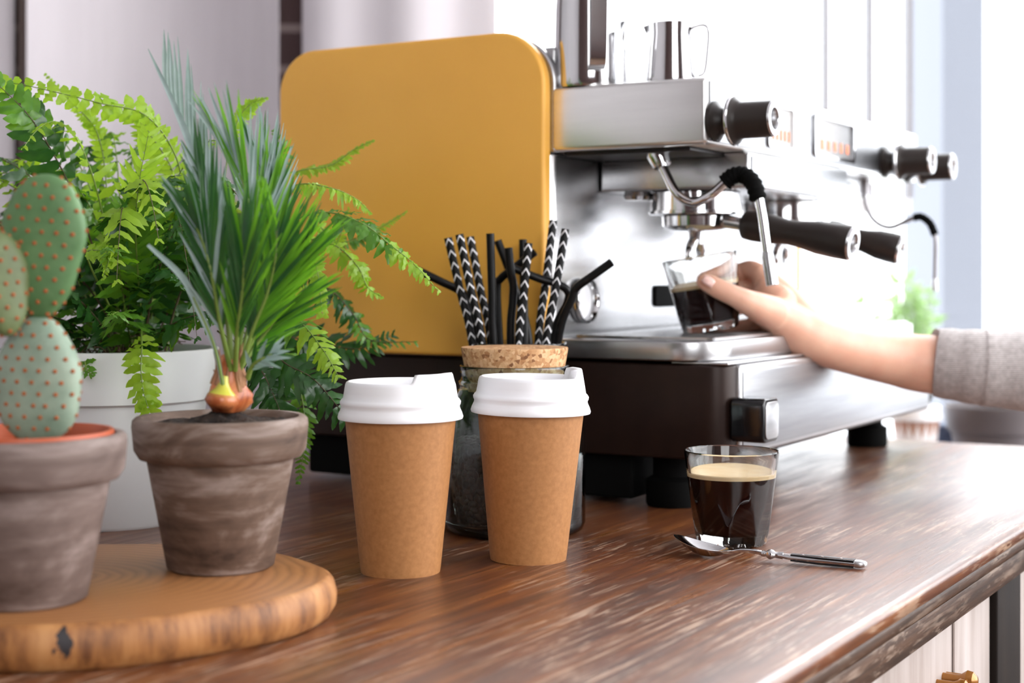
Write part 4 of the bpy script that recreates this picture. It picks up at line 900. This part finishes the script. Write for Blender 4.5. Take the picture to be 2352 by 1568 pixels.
# thumb
limb([(1775, 720, 1.604, .0190), (1718, 694, 1.578, .0132), (1686, 679, 1.570, .0110), (1657, 666, 1.568, .0107), (1632, 653, 1.569, .0101), (1618, 647, 1.571, .0088)], 24)
# fingers behind the glass
limb([(1746, 630, 1.660, .0115), (1724, 618, 1.672, .0100), (1702, 622, 1.680, .0094), (1668, 632, 1.676, .0084), (1640, 640, 1.670, .0077), (1612, 647, 1.666, .0066)])
limb([(1748, 664, 1.672, .0115), (1720, 658, 1.686, .0096), (1694, 664, 1.688, .0090), (1658, 674, 1.680, .0082), (1628, 682, 1.670, .0075), (1598, 688, 1.664, .0066)])
limb([(1750, 700, 1.674, .0110), (1722, 702, 1.684, .0092), (1698, 706, 1.685, .0086), (1662, 714, 1.676, .0078), (1632, 720, 1.667, .0072), (1604, 724, 1.660, .0062)])
limb([(1756, 738, 1.668, .0100), (1728, 745, 1.676, .0084), (1704, 749, 1.676, .0077), (1670, 752, 1.667, .0069), (1642, 755, 1.658, .0064), (1618, 757, 1.653, .0055)])
arm = hb.build('arm', skin, ps)
rm = arm.modifiers.new('r', 'REMESH'); rm.mode = 'VOXEL'; rm.voxel_size = .0013; rm.use_smooth_shade = True
sm_ = arm.modifiers.new('s', 'SMOOTH'); sm_.factor = .5; sm_.iterations = 22
# thumb nail
q = at(1628, 644, 1.5555)-PO; nb = MB(); vs = []; fs = []
tx = (at(1655, 661, 1.555)-at(1622, 641, 1.558)).normalized(); nz = Vector((-.15, -.75, .65)); nz = (nz-tx*nz.dot(tx)).normalized(); ty = nz.cross(tx)
for i in range(9):
    for j in range(9):
        a = i/8*2-1; b = j/8*2-1; ww = .0052*(1-.25*max(0, -a)**3); p = q+tx*(a*.0062)+ty*(b*ww*math.sqrt(max(.0, 1-.35*a*a)))+nz*(-.0026*b*b-.0009*a*a+.0012); vs.append(p)
for i in range(8):
    for j in range(8): fs.append((i*9+j, i*9+j+1, i*9+j+10, i*9+j+9))
nb.add(vs, fs); nl = nb.build('thumbnail', nail_m, ps); so = nl.modifiers.new('s', 'SOLIDIFY'); so.thickness = .0006; so.offset = -1
# sleeve
sl = [(2150, 832, 1.700, .0368), (2153, 832, 1.700, .0385), (2200, 838, 1.692, .0402), (2250, 843, 1.684, .0415), (2262, 844, 1.683, .0422), (2352, 850, 1.68, .0445), (2460, 852, 1.69, .0475), (2620, 850, 1.71, .0510), (2900, 830, 1.75, .056)]
P = [at(*p[:3])-PO for p in sl]; mb = MB(); P2_ = []; r2 = []
for i in range(len(P)-1):
    for k in range(6): t = k/6; P2_.append(P[i].lerp(P[i+1], t)); r2.append((sl[i][3]*(1-t)+sl[i+1][3]*t)*(1+.012*math.sin((i*6+k)*.9)))
P2_ = [P2_[0]+(P2_[1]-P2_[0])*2.2]+P2_; r2 = [.036]+r2
mb.tube(P2_, r2, 48); mb.build('sleeve', knit, ps, angle=80)

# ---------------------------------------------------------------- things by the window
q = at(2104, 0, 2.50); q.z = -.104
wc = tag(empty('paper_cup', q), 'patterned paper cup with white lid by the window, beyond the end of the machine', 'cup')
def diamond():
    m = mat('diamond_paper', (.6, .5, .45), .6); v = coords(m, (1, 1, 1)); t = nd(m, 'ShaderNodeSeparateXYZ'); lk(m, v, t.inputs[0])
    a = mth(m, 'ARCTAN2', t.outputs[1], t.outputs[0]); x = mth(m, 'PINGPONG', mth(m, 'MULTIPLY', a, 16/(2*PI)), .5); y = mth(m, 'PINGPONG', mth(m, 'MULTIPLY', t.outputs[2], 22), .5)
    lk(m, mixc(m, mth(m, 'GREATER_THAN', mth(m, 'ADD', x, y), .5), (.42, .24, .18), (.78, .74, .74)), bsdf(m).inputs['Base Color']); return m
MB().lathe([(0, 0), (.027, 0), (.038, .100), (.0365, .100), (0, .098)], 48).build('cup_body', diamond(), wc)
MB().lathe([(.0385, .096), (.0425, .097), (.0425, .104), (.0405, .108), (.0400, .118), (.037, .120), (.034, .116), (0, .116)], 48).build('lid', white_plastic, wc, angle=50)
q = at(2290, 0, 2.52); q.z = -.104
o = tag(empty('plant_pot', q), 'dark grey plant pot on the windowsill under the knitted sleeve', 'plant pot')
MB().lathe([(0, 0), (.062, 0), (.0745, .075), (.080, .077), (.083, .118), (.079, .118), (.060, .01), (0, .01)], 64).build('pot', noisy('dark_grey_pot', (.10, .085, .09), (.12, .10, .105), 8, .6, 0, 0), o, angle=40)
soil_disc(.077, .106, .003).build('soil', soil_m, o)
q = at(2172, 0, 2.62); q.z = -.104
o = MB().prism(rrect(-.045, -.03, .045, .03, .012, 5), 0, .078).build('container', mat('blue_grey_tin', (.09, .12, .20), .5), bevel=.004); o.location = q; tag(o, 'blue grey container on the windowsill between the paper cup and the dark pot', 'container')
# bush outside the window
q = at(2110, 0, 3.35); q.z = -.35
bush = tag(empty('shrub', q), 'pale green leafy shrub outside the window, washed out by daylight', 'shrub')
lf = leaf_mat('outdoor_leaf', (.22, .40, .12), (.42, .55, .38), (.3, .5, .1), .5, .3); mb = MB(); st = MB(); rb = random.Random(11)
for k in range(26):
    tip = at(rb.gauss(2095, 45), rb.uniform(600, 745), 3.35+rb.uniform(-.08, .08))-q; base = Vector((rb.uniform(-.02, .02), 0, .02)); pts = cat([base, Vector((tip.x*.5, tip.y*.4, tip.z*.6)), tip], 6)
    st.tube(pts, [.003-.0022*i/12 for i in range(13)], 6)
    for j in range(13):
        t = rb.uniform(.62, 1.0); p = pts[int(t*12)]; d = Vector((rb.uniform(-1, 1), rb.uniform(-1, .6), rb.uniform(-.2, 1))).normalized(); s = d.cross(Vector((0, -1, .2))).normalized(); L = rb.uniform(.025, .05)
        mb.add([p, p+d*L*.4+s*L*.16, p+d*L, p+d*L*.4-s*L*.16, p+d*L*.45+Vector((0, -.003, .002))], [(0, 1, 4), (1, 2, 4), (2, 3, 4), (3, 0, 4)])
st.build('stems', mat('outdoor_stem', (.3, .32, .25), .6), bush); f_ = mb.build('foliage', lf, bush, smooth=False)
MB().lathe([(0, -.3), (.09, -.3), (.12, .03), (.11, .03), (0, .015)], 40).build('pot', white_paint, bush, angle=40)
